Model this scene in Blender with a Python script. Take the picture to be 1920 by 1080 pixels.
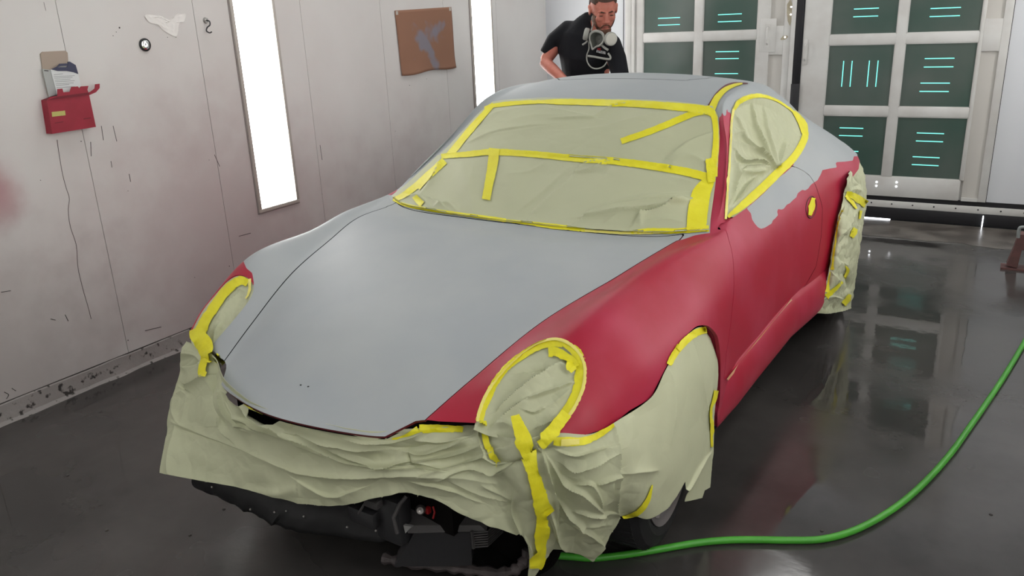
import bpy, math, random
import numpy as np
from mathutils import Vector, Matrix
from mathutils.bvhtree import BVHTree

for o in list(bpy.data.objects): bpy.data.objects.remove(o)
sc = bpy.context.scene
COL = sc.collection
random.seed(4); rng = np.random.default_rng(4)

# ------------------------------------------------------------------ camera
F, PITCH, ROLL, YAW = 1505.57, math.radians(18.413), math.radians(-2.499), math.radians(-31.355)
CAMH = 1.59036
CAR_X, CAR_Y, CAR_A = -1.55593, 2.18597, math.radians(-92.782)

def cam_axes():
    cy, sy = math.cos(YAW), math.sin(YAW)
    f = np.array([sy*math.cos(PITCH), cy*math.cos(PITCH), -math.sin(PITCH)])
    r = np.array([cy, -sy, 0.0]); u = np.cross(r, f)
    r2 = math.cos(ROLL)*r + math.sin(ROLL)*u
    u2 = -math.sin(ROLL)*r + math.cos(ROLL)*u
    return r2, u2, f
R_, U_, F_ = cam_axes()
cam = bpy.data.cameras.new('camera'); cam.sensor_width = 36.0; cam.lens = F*36/1920
cam.clip_start = 0.05; cam.clip_end = 60
cam_ob = bpy.data.objects.new('camera', cam); COL.objects.link(cam_ob)
cam_ob.matrix_world = Matrix(((R_[0], U_[0], -F_[0], 0), (R_[1], U_[1], -F_[1], 0), (R_[2], U_[2], -F_[2], CAMH), (0, 0, 0, 1)))
sc.camera = cam_ob

# ------------------------------------------------------------------ light and exposure
sc.view_settings.view_transform = 'Standard'; sc.view_settings.look = 'None'
sc.view_settings.gamma = 1.0; sc.view_settings.use_curve_mapping = False
sc.view_settings.exposure = 0.1
w = bpy.data.worlds.new('outside'); sc.world = w; w.use_nodes = True
w.node_tree.nodes['Background'].inputs[0].default_value = (0.55, 0.62, 0.7, 1)
w.node_tree.nodes['Background'].inputs[1].default_value = 0.6
LIGHT_WALL, LIGHT_CEIL = 12.0, 7.0

# ------------------------------------------------------------------ helpers
CC, CS = math.cos(CAR_A), math.sin(CAR_A)
def car2w(P):
    P = np.atleast_2d(np.asarray(P, float))
    return np.stack([CAR_X+CC*P[:, 0]-CS*P[:, 1], CAR_Y+CS*P[:, 0]+CC*P[:, 1], P[:, 2]], 1)
def w2px(W):
    d = W - np.array([0, 0, CAMH]); x = d@R_; y = -(d@U_); z = d@F_
    return np.stack([960+F*x/z, 540+F*y/z], 1)
def c2px(P): return w2px(car2w(P))
def ray_w(px, py):
    return np.array([0, 0, CAMH]), R_*(px-960)/F - U_*(py-540)/F + F_
def ray_c(px, py):
    o, d = ray_w(px, py); o = o-np.array([CAR_X, CAR_Y, 0])
    Rt = np.array([[CC, CS, 0], [-CS, CC, 0], [0, 0, 1]]); return Rt@o, Rt@d
def at(px, py, ax, v):                 # point of the room seen at a place of the photo, on a known plane
    o, d = ray_w(px, py); return o+d*(v-o[ax])/d[ax]
def atc(px, py, ax, v):                # the same in the car's own frame
    o, d = ray_c(px, py); return o+d*(v-o[ax])/d[ax]

def sdist(P, poly):
    """signed distance of 2D points to a polygon, negative inside"""
    P = np.asarray(P); poly = np.asarray(poly, float); a = poly; b = np.roll(poly, -1, 0)
    best = np.full(len(P), 1e9); ins = np.zeros(len(P), bool)
    for p, q in zip(a, b):
        e = q-p; L = e@e
        if L < 1e-12: continue
        v = P-p; t = np.clip(v@e/L, 0, 1); d = v-t[:, None]*e
        best = np.minimum(best, np.hypot(d[:, 0], d[:, 1]))
        c = (p[1] > P[:, 1]) != (q[1] > P[:, 1])
        with np.errstate(divide='ignore', invalid='ignore'):
            xi = p[0]+(P[:, 1]-p[1])*(q[0]-p[0])/(q[1]-p[1] if q[1] != p[1] else 1e-12)
        ins ^= c & (P[:, 0] < xi)
    return np.where(ins, -best, best)
def pdist(P, line):
    """distance to an open polyline and the fraction along it"""
    line = np.asarray(line, float); best = np.full(len(P), 1e9); tt = np.zeros(len(P)); sg = np.zeros(len(P))
    seg = np.hypot(*(line[1:]-line[:-1]).T); cum = np.concatenate([[0], np.cumsum(seg)]); tot = cum[-1]
    for i in range(len(line)-1):
        p, q = line[i], line[i+1]; e = q-p; L = e@e; v = P-p
        t = np.clip(v@e/L, 0, 1); d = v-t[:, None]*e; dd = np.hypot(d[:, 0], d[:, 1])
        m = dd < best; best[m] = dd[m]; tt[m] = (cum[i]+t[m]*seg[i])/tot
        s = np.sign(e[0]*v[:, 1]-e[1]*v[:, 0]); sg[m] = s[m]
    return best, tt, sg

def catmull(C, n=None, t=None, closed=False):
    C = np.asarray(C, float); m = len(C)
    if closed:
        if t is None: t = np.linspace(0, m, n, endpoint=False)
        i = np.floor(t).astype(int); u = (t-i)[:, None]
        p0, p1, p2, p3 = C[(i-1) % m], C[i % m], C[(i+1) % m], C[(i+2) % m]
    else:
        if t is None: t = np.linspace(0, m-1, n)
        P = np.concatenate([[2*C[0]-C[1]], C, [2*C[-1]-C[-2]]])
        i = np.clip(np.floor(t).astype(int), 0, m-2); u = (t-i).reshape((-1,)+(1,)*(C.ndim-1))
        p0, p1, p2, p3 = P[i], P[i+1], P[i+2], P[i+3]
    return .5*(2*p1+(p2-p0)*u+(2*p0-5*p1+4*p2-p3)*u*u+(3*p1-p0-3*p2+p3)*u**3)
def grid_surface(G, nu, nv):
    """bicubic surface through a control grid, as vertices and quads"""
    G = np.asarray(G, float); A = catmull(G, nu); B = catmull(A.transpose(1, 0, 2), nv).transpose(1, 0, 2)
    V = B.reshape(-1, 3); i = np.arange(nu-1)[:, None]*nv+np.arange(nv-1)[None]
    Fq = np.stack([i, i+1, i+nv+1, i+nv], -1).reshape(-1, 4)
    return V, [tuple(f) for f in Fq.tolist()]
def normals(V, Fs):
    N = np.zeros_like(V)
    q = np.array([f if len(f) == 4 else (f[0], f[1], f[2], f[2]) for f in Fs if len(f) in (3, 4)])
    n = np.cross(V[q[:, 2]]-V[q[:, 0]], V[q[:, 3]]-V[q[:, 1]])
    for k in range(4): np.add.at(N, q[:, k], n)
    return N/(np.linalg.norm(N, axis=1)[:, None]+1e-12)
def cut(V, Fs, phi):
    """split a mesh exactly along phi = 0 -> V, faces with phi < 0, faces with phi > 0"""
    phi = np.where(np.abs(phi) < 1e-9, 1e-9, phi); V = list(map(tuple, V)); base = len(V)
    neg = phi < 0; N, P, E = [], [], {}
    ph = phi.tolist(); ng = neg.tolist()
    for f in Fs:
        k = sum(ng[i] for i in f)
        if k == len(f): N.append(f); continue
        if k == 0: P.append(f); continue
        a, b = [], []
        for x, i in enumerate(f):
            j = f[(x+1) % len(f)]; (a if ng[i] else b).append(i)
            if ng[i] != ng[j]:
                key = (i, j) if i < j else (j, i)
                e = E.get(key)
                if e is None:
                    t = ph[i]/(ph[i]-ph[j]); vi, vj = V[i], V[j]
                    e = len(V); V.append(tuple(vi[q]+(vj[q]-vi[q])*t for q in range(3))); E[key] = e
                a.append(e); b.append(e)
        if len(a) > 2: N.append(tuple(a))
        if len(b) > 2: P.append(tuple(b))
    return np.array(V), N, P
def compact(V, Fs):
    used = sorted({i for f in Fs for i in f}); m = {o: n for n, o in enumerate(used)}
    return np.asarray(V)[used], [tuple(m[i] for i in f) for f in Fs]
def inside(V, Fs, phi):
    V, N, P = cut(V, Fs, phi); return compact(V, N)
def outside(V, Fs, phi):
    V, N, P = cut(V, Fs, phi); return compact(V, P)
def lip(V, Fs, off, test=None):
    """fold the open border of a panel inwards by a vector field off(P) so it shows a thickness"""
    cnt = {}
    for f in Fs:
        for x in range(len(f)):
            e = (f[x], f[(x+1) % len(f)]); cnt[tuple(sorted(e))] = cnt.get(tuple(sorted(e)), 0)+1 if tuple(sorted(e)) in cnt else 1
    V = [tuple(v) for v in V]; m = {}; add = []
    def cp(i):
        if i not in m: m[i] = len(V); V.append(tuple(np.array(V[i])+off(np.array(V[i]))))
        return m[i]
    for f in Fs:
        for x in range(len(f)):
            a, b = f[x], f[(x+1) % len(f)]
            if cnt[tuple(sorted((a, b)))] == 1 and (test is None or (test(V[a]) and test(V[b]))):
                add.append((b, a, cp(a), cp(b)))
    return np.array(V), list(Fs)+add

# value noise in numpy
_T = rng.random((64, 64, 64)).astype(np.float32)*2-1
def noise(P):
    P = np.asarray(P, float)
    if P.shape[1] == 2: P = np.concatenate([P, np.zeros((len(P), 1))], 1)
    i = np.floor(P).astype(int); f = P-i; f = f*f*(3-2*f); r = 0
    for dx in (0, 1):
        for dy in (0, 1):
            for dz in (0, 1):
                wgt = (f[:, 0] if dx else 1-f[:, 0])*(f[:, 1] if dy else 1-f[:, 1])*(f[:, 2] if dz else 1-f[:, 2])
                r = r+wgt*_T[(i[:, 0]+dx) % 64, (i[:, 1]+dy) % 64, (i[:, 2]+dz) % 64]
    return r
def facets(P, scale, seed):
    """crumpled paper: random cells, each a tilted flat facet, joined by sharp creases"""
    P = np.asarray(P)*scale + seed*7.3
    P = P+0.25*np.stack([noise(P*1.3+5), noise(P*1.3+9), noise(P*1.3+2)][:P.shape[1]], 1)
    i = np.floor(P).astype(int); d1 = np.full(len(P), 9.); d2 = np.full(len(P), 9.)
    rngs = [(-1, 0, 1)]*P.shape[1]
    import itertools
    for o in itertools.product(*rngs):
        c = i+np.array(o); h = (c*np.array([73856093, 19349663, 83492791][:P.shape[1]])).sum(1)
        j = np.stack([((h*(k+3)*2654435761 % 4294967291) % 1000)/1000. for k in range(P.shape[1])], 1)
        d = np.linalg.norm(c+j-P, axis=1)
        m = d < d1; d2 = np.where(m, d1, np.minimum(d2, d)); d1 = np.where(m, d, d1)
    return d2-d1

# ------------------------------------------------------------------ objects
def mesh_ob(name, V, Fs, mats, parent=None, midx=None, smooth=True, loc=None, angle=None):
    me = bpy.data.meshes.new(name)
    V = np.asarray(V, float)
    if loc is not None: V = V-np.asarray(loc)
    me.from_pydata(V.tolist(), [], [tuple(int(i) for i in f) for f in Fs])
    for m in (mats if isinstance(mats, (list, tuple)) else [mats]): me.materials.append(m)
    if midx is not None: me.polygons.foreach_set('material_index', midx)
    if smooth:
        me.polygons.foreach_set('use_smooth', [True]*len(me.polygons))
        if angle: me.set_sharp_from_angle(angle=math.radians(angle))
    me.update()
    o = bpy.data.objects.new(name, me); COL.objects.link(o)
    if parent: o.parent = parent
    if loc is not None: o.location = loc
    return o
def tag(o, label=None, cat=None, group=None, kind=None):
    if label: o['label'] = label
    if cat: o['category'] = cat
    if group: o['group'] = group
    if kind: o['kind'] = kind
    return o
def empty(name, loc, label, cat, group=None, rz=0):
    o = bpy.data.objects.new(name, None); COL.objects.link(o); o.location = loc; o.rotation_euler = (0, 0, rz)
    o.empty_display_size = .1
    return tag(o, label, cat, group)
class MB:
    def __init__(s): s.V = []; s.F = []; s.M = []
    def add(s, V, Fs, m=0):
        n = len(s.V); s.V += [tuple(map(float, v)) for v in V]; s.F += [tuple(i+n for i in f) for f in Fs]; s.M += [m]*len(Fs); return s
    def box(s, a, b, m=0, bev=0.0):
        a, b = np.minimum(a, b), np.maximum(a, b); bev = min(bev, .45*min(b-a))
        if bev <= 0:
            V = [(x, y, z) for x in (a[0], b[0]) for y in (a[1], b[1]) for z in (a[2], b[2])]
            return s.add(V, [(0, 1, 3, 2), (4, 6, 7, 5), (0, 4, 5, 1), (2, 3, 7, 6), (0, 2, 6, 4), (1, 5, 7, 3)], m)
        import bmesh
        bm = bmesh.new(); bmesh.ops.create_cube(bm, size=1)
        for v in bm.verts: v.co = Vector([(a[k]+b[k])/2+v.co[k]*(b[k]-a[k]) for k in range(3)])
        bmesh.ops.bevel(bm, geom=list(bm.edges), offset=bev, segments=2, affect='EDGES', profile=.5)
        bm.verts.index_update(); V = [v.co[:] for v in bm.verts]; Fs = [tuple(v.index for v in f.verts) for f in bm.faces]; bm.free()
        return s.add(V, Fs, m)
    def tube(s, P, r, n=10, m=0, cap=True, closed=False):
        P = np.asarray(P, float); r = np.broadcast_to(r, (len(P),)); up = np.array([0, 0, 1.])
        T = np.gradient(P, axis=0); T /= np.linalg.norm(T, axis=1)[:, None]+1e-12
        V = []; x = np.cross(T[0], up)
        if np.linalg.norm(x) < .1: x = np.cross(T[0], [1, 0, 0])
        for p, t, rr in zip(P, T, r):
            x = x-t*(x@t); x /= np.linalg.norm(x); y = np.cross(t, x)
            for k in range(n):
                a = 2*math.pi*k/n; V.append(p+rr*(x*math.cos(a)+y*math.sin(a)))
        Fs = [(i*n+k, i*n+(k+1) % n, (i+1)*n+(k+1) % n, (i+1)*n+k) for i in range(len(P)-1) for k in range(n)]
        if closed: Fs += [((len(P)-1)*n+k, (len(P)-1)*n+(k+1) % n, (k+1) % n, k) for k in range(n)]
        elif cap: Fs += [tuple(range(n))[::-1], tuple((len(P)-1)*n+k for k in range(n))]
        return s.add(V, Fs, m)
    def lathe(s, prof, c, ax, n=40, m=0):
        """profile (radius, distance along the axis)"""
        c = np.asarray(c, float); ax = np.asarray(ax, float); ax /= np.linalg.norm(ax)
        x = np.cross(ax, [0, 0, 1.]); x = x if np.linalg.norm(x) > .1 else np.cross(ax, [1, 0, 0.]); x /= np.linalg.norm(x); y = np.cross(ax, x)
        V = [c+ax*h+r*(x*math.cos(2*math.pi*k/n)+y*math.sin(2*math.pi*k/n)) for r, h in prof for k in range(n)]
        Fs = [(i*n+k, (i+1)*n+k, (i+1)*n+(k+1) % n, i*n+(k+1) % n) for i in range(len(prof)-1) for k in range(n)]
        return s.add(V, Fs, m)
    def prism(s, poly, ax0, h, m=0):
        """polygon of 3D points pushed along vector h"""
        P = np.asarray(poly, float); n = len(P); V = list(P)+list(P+np.asarray(h))
        Fs = [tuple(range(n))[::-1], tuple(range(n, 2*n))]+[(i, (i+1) % n, (i+1) % n+n, i+n) for i in range(n)]
        return s.add(V, Fs, m)
    def build(s, name, mats, parent=None, smooth=True, angle=40, loc=None):
        return mesh_ob(name, np.array(s.V), s.F, mats, parent, s.M, smooth, loc, angle)

# ------------------------------------------------------------------ materials
def mat(name, col, rough=.5, metal=0, noise_amt=0, noise_scale=8, bump=0, bump_scale=60, spec=.5, col2=None, emit=None, es=0, coat=0, detail=4, ramp=(.35, .7), twosided=False):
    m = bpy.data.materials.new(name); m.use_nodes = True; nt = m.node_tree; b = nt.nodes['Principled BSDF']
    b.inputs['Base Color'].default_value = (*col, 1); b.inputs['Roughness'].default_value = rough; b.inputs['Metallic'].default_value = metal
    b.inputs['Specular IOR Level'].default_value = spec; b.inputs['Coat Weight'].default_value = coat
    tc = nt.nodes.new('ShaderNodeTexCoord')
    if col2 is not None:
        n = nt.nodes.new('ShaderNodeTexNoise'); n.inputs['Scale'].default_value = noise_scale; n.inputs['Detail'].default_value = detail
        r = nt.nodes.new('ShaderNodeValToRGB'); r.color_ramp.elements[0].position = ramp[0]; r.color_ramp.elements[1].position = ramp[1]
        r.color_ramp.elements[0].color = (*col, 1); r.color_ramp.elements[1].color = (*col2, 1)
        nt.links.new(tc.outputs['Object'], n.inputs['Vector']); nt.links.new(n.outputs['Fac'], r.inputs['Fac']); nt.links.new(r.outputs['Color'], b.inputs['Base Color'])
    if bump:
        n2 = nt.nodes.new('ShaderNodeTexNoise'); n2.inputs['Scale'].default_value = bump_scale; n2.inputs['Detail'].default_value = 3
        bp = nt.nodes.new('ShaderNodeBump'); bp.inputs['Strength'].default_value = bump; bp.inputs['Distance'].default_value = .01
        nt.links.new(tc.outputs['Object'], n2.inputs['Vector']); nt.links.new(n2.outputs['Fac'], bp.inputs['Height']); nt.links.new(bp.outputs['Normal'], b.inputs['Normal'])
    if emit is not None:
        b.inputs['Emission Color'].default_value = (*emit, 1); b.inputs['Emission Strength'].default_value = es
    return m
def lin(r, g, b):
    f = lambda c: ((c/255+.055)/1.055)**2.4 if c > 10 else c/255/12.92
    return (f(r), f(g), f(b))
M = {}
M['primer'] = mat('grey_primer', lin(160, 166, 169), .55, col2=lin(168, 173, 174), noise_scale=3.5, bump=.02, bump_scale=9, spec=.4)
M['red'] = mat('sanded_red_paint', lin(164, 22, 50), .45, col2=lin(184, 66, 92), noise_scale=2.6, detail=6, ramp=(.45, .80), bump=.02, bump_scale=12, spec=.4)
M['dark'] = mat('black_plastic', lin(30, 30, 31), .6, spec=.3, bump=.1, bump_scale=40)
M['gap'] = mat('dark_gap', lin(14, 12, 12), .9, spec=.1)
M['paper'] = mat('masking_paper', lin(190, 193, 162), .6, col2=lin(184, 188, 156), noise_scale=2.5, spec=.25, bump=.03, bump_scale=90)
M['tape'] = mat('yellow_masking_tape', lin(232, 226, 48), .5, col2=lin(224, 214, 30), noise_scale=14, bump=.12, bump_scale=120, spec=.4)
M['tape_edge'] = mat('pale_masking_tape', lin(236, 226, 120), .5, bump=.1, bump_scale=120)
M['rubber'] = mat('tyre_rubber', lin(34, 34, 35), .75, spec=.3, bump=.1, bump_scale=50)
M['alloy'] = mat('dusty_alloy', lin(150, 145, 145), .4, .7)
M['wall'] = mat('white_booth_panel', lin(196, 192, 192), .42, col2=lin(188, 182, 182), noise_scale=1.2, bump=.02, bump_scale=4)

# ------------------------------------------------------------------ the booth
WL, WB_, WR, WF, HC = -3.608, 6.71, 1.15, -3.0, 3.0
def node_mat(name, base, rough=.5, spec=.5):
    m = bpy.data.materials.new(name); m.use_nodes = True; nt = m.node_tree; b = nt.nodes['Principled BSDF']
    b.inputs['Base Color'].default_value = (*base, 1); b.inputs['Roughness'].default_value = rough; b.inputs['Specular IOR Level'].default_value = spec
    return m, nt, b
def nn(nt, t, **k):
    n = nt.nodes.new(t)
    for a, v in k.items():
        if a in n.inputs: n.inputs[a].default_value = v
        else: setattr(n, a, v)
    return n
# concrete floor, worn grey and wet: patches of water are smoother than the slab
m, nt, b = node_mat('wet_concrete', lin(84, 81, 79), .3)
g = nn(nt, 'ShaderNodeNewGeometry')
n1 = nn(nt, 'ShaderNodeTexNoise', Scale=.9, Detail=6.0, Roughness=.6); n2 = nn(nt, 'ShaderNodeTexNoise', Scale=1.3, Detail=3.0, Roughness=.55)
n3 = nn(nt, 'ShaderNodeTexNoise', Scale=28.0, Detail=4.0); n4 = nn(nt, 'ShaderNodeTexNoise', Scale=3.2, Detail=3.0)
for n in (n1, n2, n3, n4): nt.links.new(g.outputs['Position'], n.inputs['Vector'])
r1 = nn(nt, 'ShaderNodeValToRGB'); e = r1.color_ramp.elements
e[0].position = .32; e[0].color = (*lin(46, 45, 44), 1); e[1].position = .72; e[1].color = (*lin(80, 77, 75), 1)
nt.links.new(n1.outputs['Fac'], r1.inputs['Fac']); nt.links.new(r1.outputs['Color'], b.inputs['Base Color'])
r2 = nn(nt, 'ShaderNodeMapRange'); r2.inputs['From Min'].default_value = .45; r2.inputs['From Max'].default_value = .66; r2.inputs['To Min'].default_value = .035; r2.inputs['To Max'].default_value = .36
nt.links.new(n2.outputs['Fac'], r2.inputs['Value']); nt.links.new(r2.outputs['Result'], b.inputs['Roughness'])
mx = nn(nt, 'ShaderNodeMath', operation='MULTIPLY'); nt.links.new(n3.outputs['Fac'], mx.inputs[0]); nt.links.new(r2.outputs['Result'], mx.inputs[1])
ad = nn(nt, 'ShaderNodeMath', operation='MULTIPLY_ADD'); ad.inputs[1].default_value = .5; nt.links.new(n4.outputs['Fac'], ad.inputs[0]); nt.links.new(mx.outputs[0], ad.inputs[2])
bp = nn(nt, 'ShaderNodeBump', Strength=.35, Distance=.006); nt.links.new(ad.outputs[0], bp.inputs['Height']); nt.links.new(bp.outputs['Normal'], b.inputs['Normal'])
M['floor'] = m
# wall panels: white with faint dust, pinkish overspray, and light falloff painted in low down
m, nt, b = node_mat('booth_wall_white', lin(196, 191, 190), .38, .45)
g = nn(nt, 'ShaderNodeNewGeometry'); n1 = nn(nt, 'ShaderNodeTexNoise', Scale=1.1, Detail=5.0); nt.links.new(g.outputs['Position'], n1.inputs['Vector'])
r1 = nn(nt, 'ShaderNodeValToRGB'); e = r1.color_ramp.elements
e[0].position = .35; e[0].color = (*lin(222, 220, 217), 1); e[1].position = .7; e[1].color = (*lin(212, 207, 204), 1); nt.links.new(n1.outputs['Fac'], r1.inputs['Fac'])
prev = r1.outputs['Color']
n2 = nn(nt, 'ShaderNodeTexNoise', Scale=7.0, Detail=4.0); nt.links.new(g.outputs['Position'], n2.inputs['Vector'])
for c, rad, colr, amt in (((WL, 1.74, .99), .22, lin(176, 118, 124), .75), ((WL, 2.9, .55), 1.2, lin(190, 176, 175), .65), ((WL, 1.5, .2), 1.0, lin(168, 160, 157), .6), ((WL, 4.6, .2), 1.2, lin(180, 168, 168), .5)):  # grey low clouds put the wall's light falloff towards the floor into its colour
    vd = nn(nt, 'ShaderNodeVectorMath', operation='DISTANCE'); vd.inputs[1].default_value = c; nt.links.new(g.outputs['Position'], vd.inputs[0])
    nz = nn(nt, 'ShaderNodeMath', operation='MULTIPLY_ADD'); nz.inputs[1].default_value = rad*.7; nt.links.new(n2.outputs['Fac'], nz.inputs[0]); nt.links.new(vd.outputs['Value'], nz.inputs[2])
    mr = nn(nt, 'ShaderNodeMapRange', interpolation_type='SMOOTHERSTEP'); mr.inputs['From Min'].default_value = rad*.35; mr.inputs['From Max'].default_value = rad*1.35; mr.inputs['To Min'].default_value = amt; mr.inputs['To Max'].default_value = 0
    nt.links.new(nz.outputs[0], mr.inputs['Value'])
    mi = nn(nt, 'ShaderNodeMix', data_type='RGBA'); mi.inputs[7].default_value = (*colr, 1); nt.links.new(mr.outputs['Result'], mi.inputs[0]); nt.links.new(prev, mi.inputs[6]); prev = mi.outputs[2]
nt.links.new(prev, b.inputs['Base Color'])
n3 = nn(nt, 'ShaderNodeTexNoise', Scale=2.2, Detail=3.0); nt.links.new(g.outputs['Position'], n3.inputs['Vector'])
bp = nn(nt, 'ShaderNodeBump', Strength=.25, Distance=.02); nt.links.new(n3.outputs['Fac'], bp.inputs['Height']); nt.links.new(bp.outputs['Normal'], b.inputs['Normal'])
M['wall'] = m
M['white'] = mat('white_door_paint', lin(212, 212, 209), .35, col2=lin(198, 196, 192), noise_scale=5, detail=6, bump=.03, bump_scale=20)
M['cool'] = mat('cool_white_panel', lin(214, 217, 221), .4)
M['seam'] = mat('panel_seam', lin(150, 142, 140), .8)
M['frame'] = mat('light_frame', lin(186, 180, 172), .45, bump=.05, bump_scale=40)
M['seal'] = mat('black_seal', lin(28, 28, 32), .45, bump=.1, bump_scale=60)
M['green'] = mat('green_window_film', lin(64, 86, 78), .25, col2=lin(92, 100, 95), noise_scale=1.6, detail=3, spec=.5)
M['slit'] = mat('daylight_slit', lin(120, 230, 220), .5, emit=lin(130, 235, 222), es=.9)
M['sun'] = mat('daylight_gap', (1, 1, 1), .5, emit=(.92, .95, 1), es=5.0)
M['lamp'] = mat('fluorescent_lamp', (1, 1, 1), .5, emit=(1.0, .985, .96), es=LIGHT_WALL)
M['lampc'] = mat('ceiling_lamp_glass', (1, 1, 1), .5, emit=(1.0, .99, .97), es=LIGHT_CEIL)
M['recess'] = mat('recess_grey', lin(196, 193, 187), .45)
M['steel'] = mat('steel', lin(170, 168, 165), .3, .9)
M['grime'] = mat('grey_grime', lin(62, 58, 56), .7)
M['mortar'] = mat('cracked_sealant', lin(150, 145, 142), .7, col2=lin(52, 48, 46), noise_scale=26, detail=6, ramp=(.57, .64), bump=.4, bump_scale=30)
M['rough_slab'] = mat('worn_threshold_concrete', lin(110, 104, 98), .3, col2=lin(74, 68, 64), noise_scale=5, detail=8, ramp=(.4, .62), bump=.2, bump_scale=12)

MB().box((WL-.1, WF-.1, -.12), (WR+.1, WB_+.1, 0)).build('floor', M['floor'])['kind'] = 'structure'
MB().box((WL-.1, WF-.1, HC), (WR+.1, WB_+.1, HC+.1)).build('ceiling', M['cool'])['kind'] = 'structure'
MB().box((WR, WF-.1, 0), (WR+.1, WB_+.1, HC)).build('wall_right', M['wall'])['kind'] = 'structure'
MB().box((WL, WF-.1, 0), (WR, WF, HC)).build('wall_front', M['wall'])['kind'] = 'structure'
# left wall of upright panels, a hairline joint between them
m = MB(); m.box((WL-.1, WF-.1, 0), (WL-.006, WB_+.1, HC), 1)
seams = [2.195-.715*k for k in range(7, 0, -1)]+[2.195, 2.912, 3.67, 4.40, 5.12, 5.86]
ed = [WF]+seams+[WB_]
for a, c in zip(ed[:-1], ed[1:]):
    m.box((WL-.006, a+.0014, .075), (WL, c-.0014, HC), 0)
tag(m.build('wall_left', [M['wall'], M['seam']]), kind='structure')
# sealant strip at the foot of the left wall
m = MB(); n = 260; V = []; Fs = []
ys = np.linspace(-1.0, WB_, n)
for i, y in enumerate(ys):
    j = noise(np.array([[y*9, 1.5]]))[0]; k = noise(np.array([[y*23, 8.5]]))[0]
    V += [(WL+.001, y, .088+.003*j), (WL+.010+.003*k, y, .082+.003*j), (WL+.016+.005*k, y, .040), (WL+.022+.006*j, y, .012+.004*k), (WL+.040+.014*j, y, 0.0005)]
Fs = [(i*5+k, i*5+k+1, i*5+k+6, i*5+k+5) for i in range(n-1) for k in range(4)]
m.add(V, Fs)
m.box((WL, -1.0, .084), (WL+.004, WB_, .0895), 1)
tag(m.build('baseboard_left', [M['mortar'], M['grime']]), kind='structure')

# back wall: pieces around the two door leaves
DB = WB_
m = MB()
m.box((WL-.1, DB, 0), (-2.86, DB+.12, HC)); m.box((-2.852, DB, 0), (-2.83, DB+.12, HC))
m.box((-2.83, DB+.02, 2.45), (0.0, DB+.12, HC)); m.box((.004, DB, .10), (WR+.1, DB+.12, HC)); m.box((-2.86, DB+.004, 0), (-2.852, DB+.1, HC), 1); m.box((0, DB+.004, .1), (.004, DB+.1, HC), 1)
tag(m.build('wall_back', [M['cool'], M['seal']]), kind='structure')
# rubber kick strip and metal threshold under the doors
m = MB()
m.box((-2.83, DB-.012, 0.006), (WR, DB+.06, .098), 0, .004); m.box((-2.83, DB-.016, .098), (WR, DB+.06, .150), 1, .004)
m.box((-2.83, DB-.006, .150), (WR, DB+.05, .186), 0)
for k in range(16):
    x = -1.2+k*.145; m.lathe([(0, 0), (.006, 0), (.006, .003), (0, .004)], (x, DB-.016, .128), (0, -1, 0), 8, 0)
tag(m.build('trim_1', [M['seal'], M['white']]), kind='structure')
MB().box((-1.0, DB-.013, .0), (-.62, DB-.005, .009)).build('trim_2', M['sun'])['kind'] = 'structure'

def leaf(nm, x0, x1, cols, z0, rows, slots, hinge_right):
    """a door leaf: stiles and rails, film-covered panes with bright slits"""
    root = MB()
    z1 = 2.44; d = DB-.02; t = .03
    xs = [x0, cols[0][0], cols[0][1], cols[1][0], cols[1][1], x1]
    root.box((x0, d+.03, z0), (x1, d+.06, z1))                       # backing skin behind the panes
    lo = rows[0][0]; hi = rows[-1][1]
    for a, c in ((x0, cols[0][0]), (cols[0][1], cols[1][0]), (cols[1][1], x1)):
        if a == cols[0][1]: root.box((a, d, lo+.0005), (c, d+t, z1), 0, .003)
    root.box((x0, d, z0), (cols[1][1]+.004, d+t, lo), 0, .003); root.box((x0, d, hi), (x1, d+t, z1), 0, .003)
    for r0, r1 in zip(rows[:-1], rows[1:]): root.box((cols[0][0], d+.001, r0[1]), (cols[1][1], d+t, r1[0]), 0, .003)
    door = tag(root.build(nm, [M['white']]), kind='structure')
    def part(n, mbb, mm): return mbb.build(n, mm, door)
    for side, (a, c) in (('l', (x0, cols[0][0])), ('r', (cols[1][1], x1))):
        wide = (side == 'r')
        s = MB()
        if wide:                                                      # wide stile with two long pressed recesses
            p, q = c-.16, c-.052
            s.box((a, d, lo-.0), (p, d+t, hi), 0, .003); s.box((q, d, z0), (c, d+t, z1), 0, .003)
            s.box((p, d, z0), (q, d+t, .21), 0); s.box((p, d, 1.25), (q, d+t, 1.465), 0, .002)
            s.box((p, d+.018, .21), (q, d+t, 1.25), 1); s.box((p, d+.018, 1.465), (q, d+t, z1), 1)
            s.box((a, d, hi-.0), (p, d+t, z1), 0)
        else: s.box((a, d, z0), (c, d+t, z1), 0, .003)
        s.build('stile', [M['white'], M['recess']], door)
    for ci, (a, c) in enumerate(cols):
        for ri, (p, q) in enumerate(rows):
            pn = MB().box((a, d+.014, p), (c, d+.022, q)).build('window_pane', M['green'], door)
            bd = MB()
            for (u0, w0, u1, w1) in ((a, p, c, p+.006), (a, q-.006, c, q), (a, p, a+.006, q), (c-.006, p, c, q)): bd.box((u0, d+.006, w0), (u1, d+.02, w1))
            bd.build('glazing_bead', M['white'], door)
            for (sx, sz, L, vert) in slots.get((ci, ri), []):
                x, z = a+sx*(c-a), p+sz*(q-p); g_ = .0032
                sm = MB()
                if vert: sm.box((x-g_, d+.011, z-L/2), (x+g_, d+.0145, z+L/2))
                else: sm.box((x-L/2, d+.011, z-g_), (x+L/2, d+.0145, z+g_))
                sm.build('vent_slit', M['slit'], pn)
    return door
H2 = lambda cx, z1, z2, L=.17: [(cx, z1, L, False), (cx, z2, L, False)]
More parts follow.
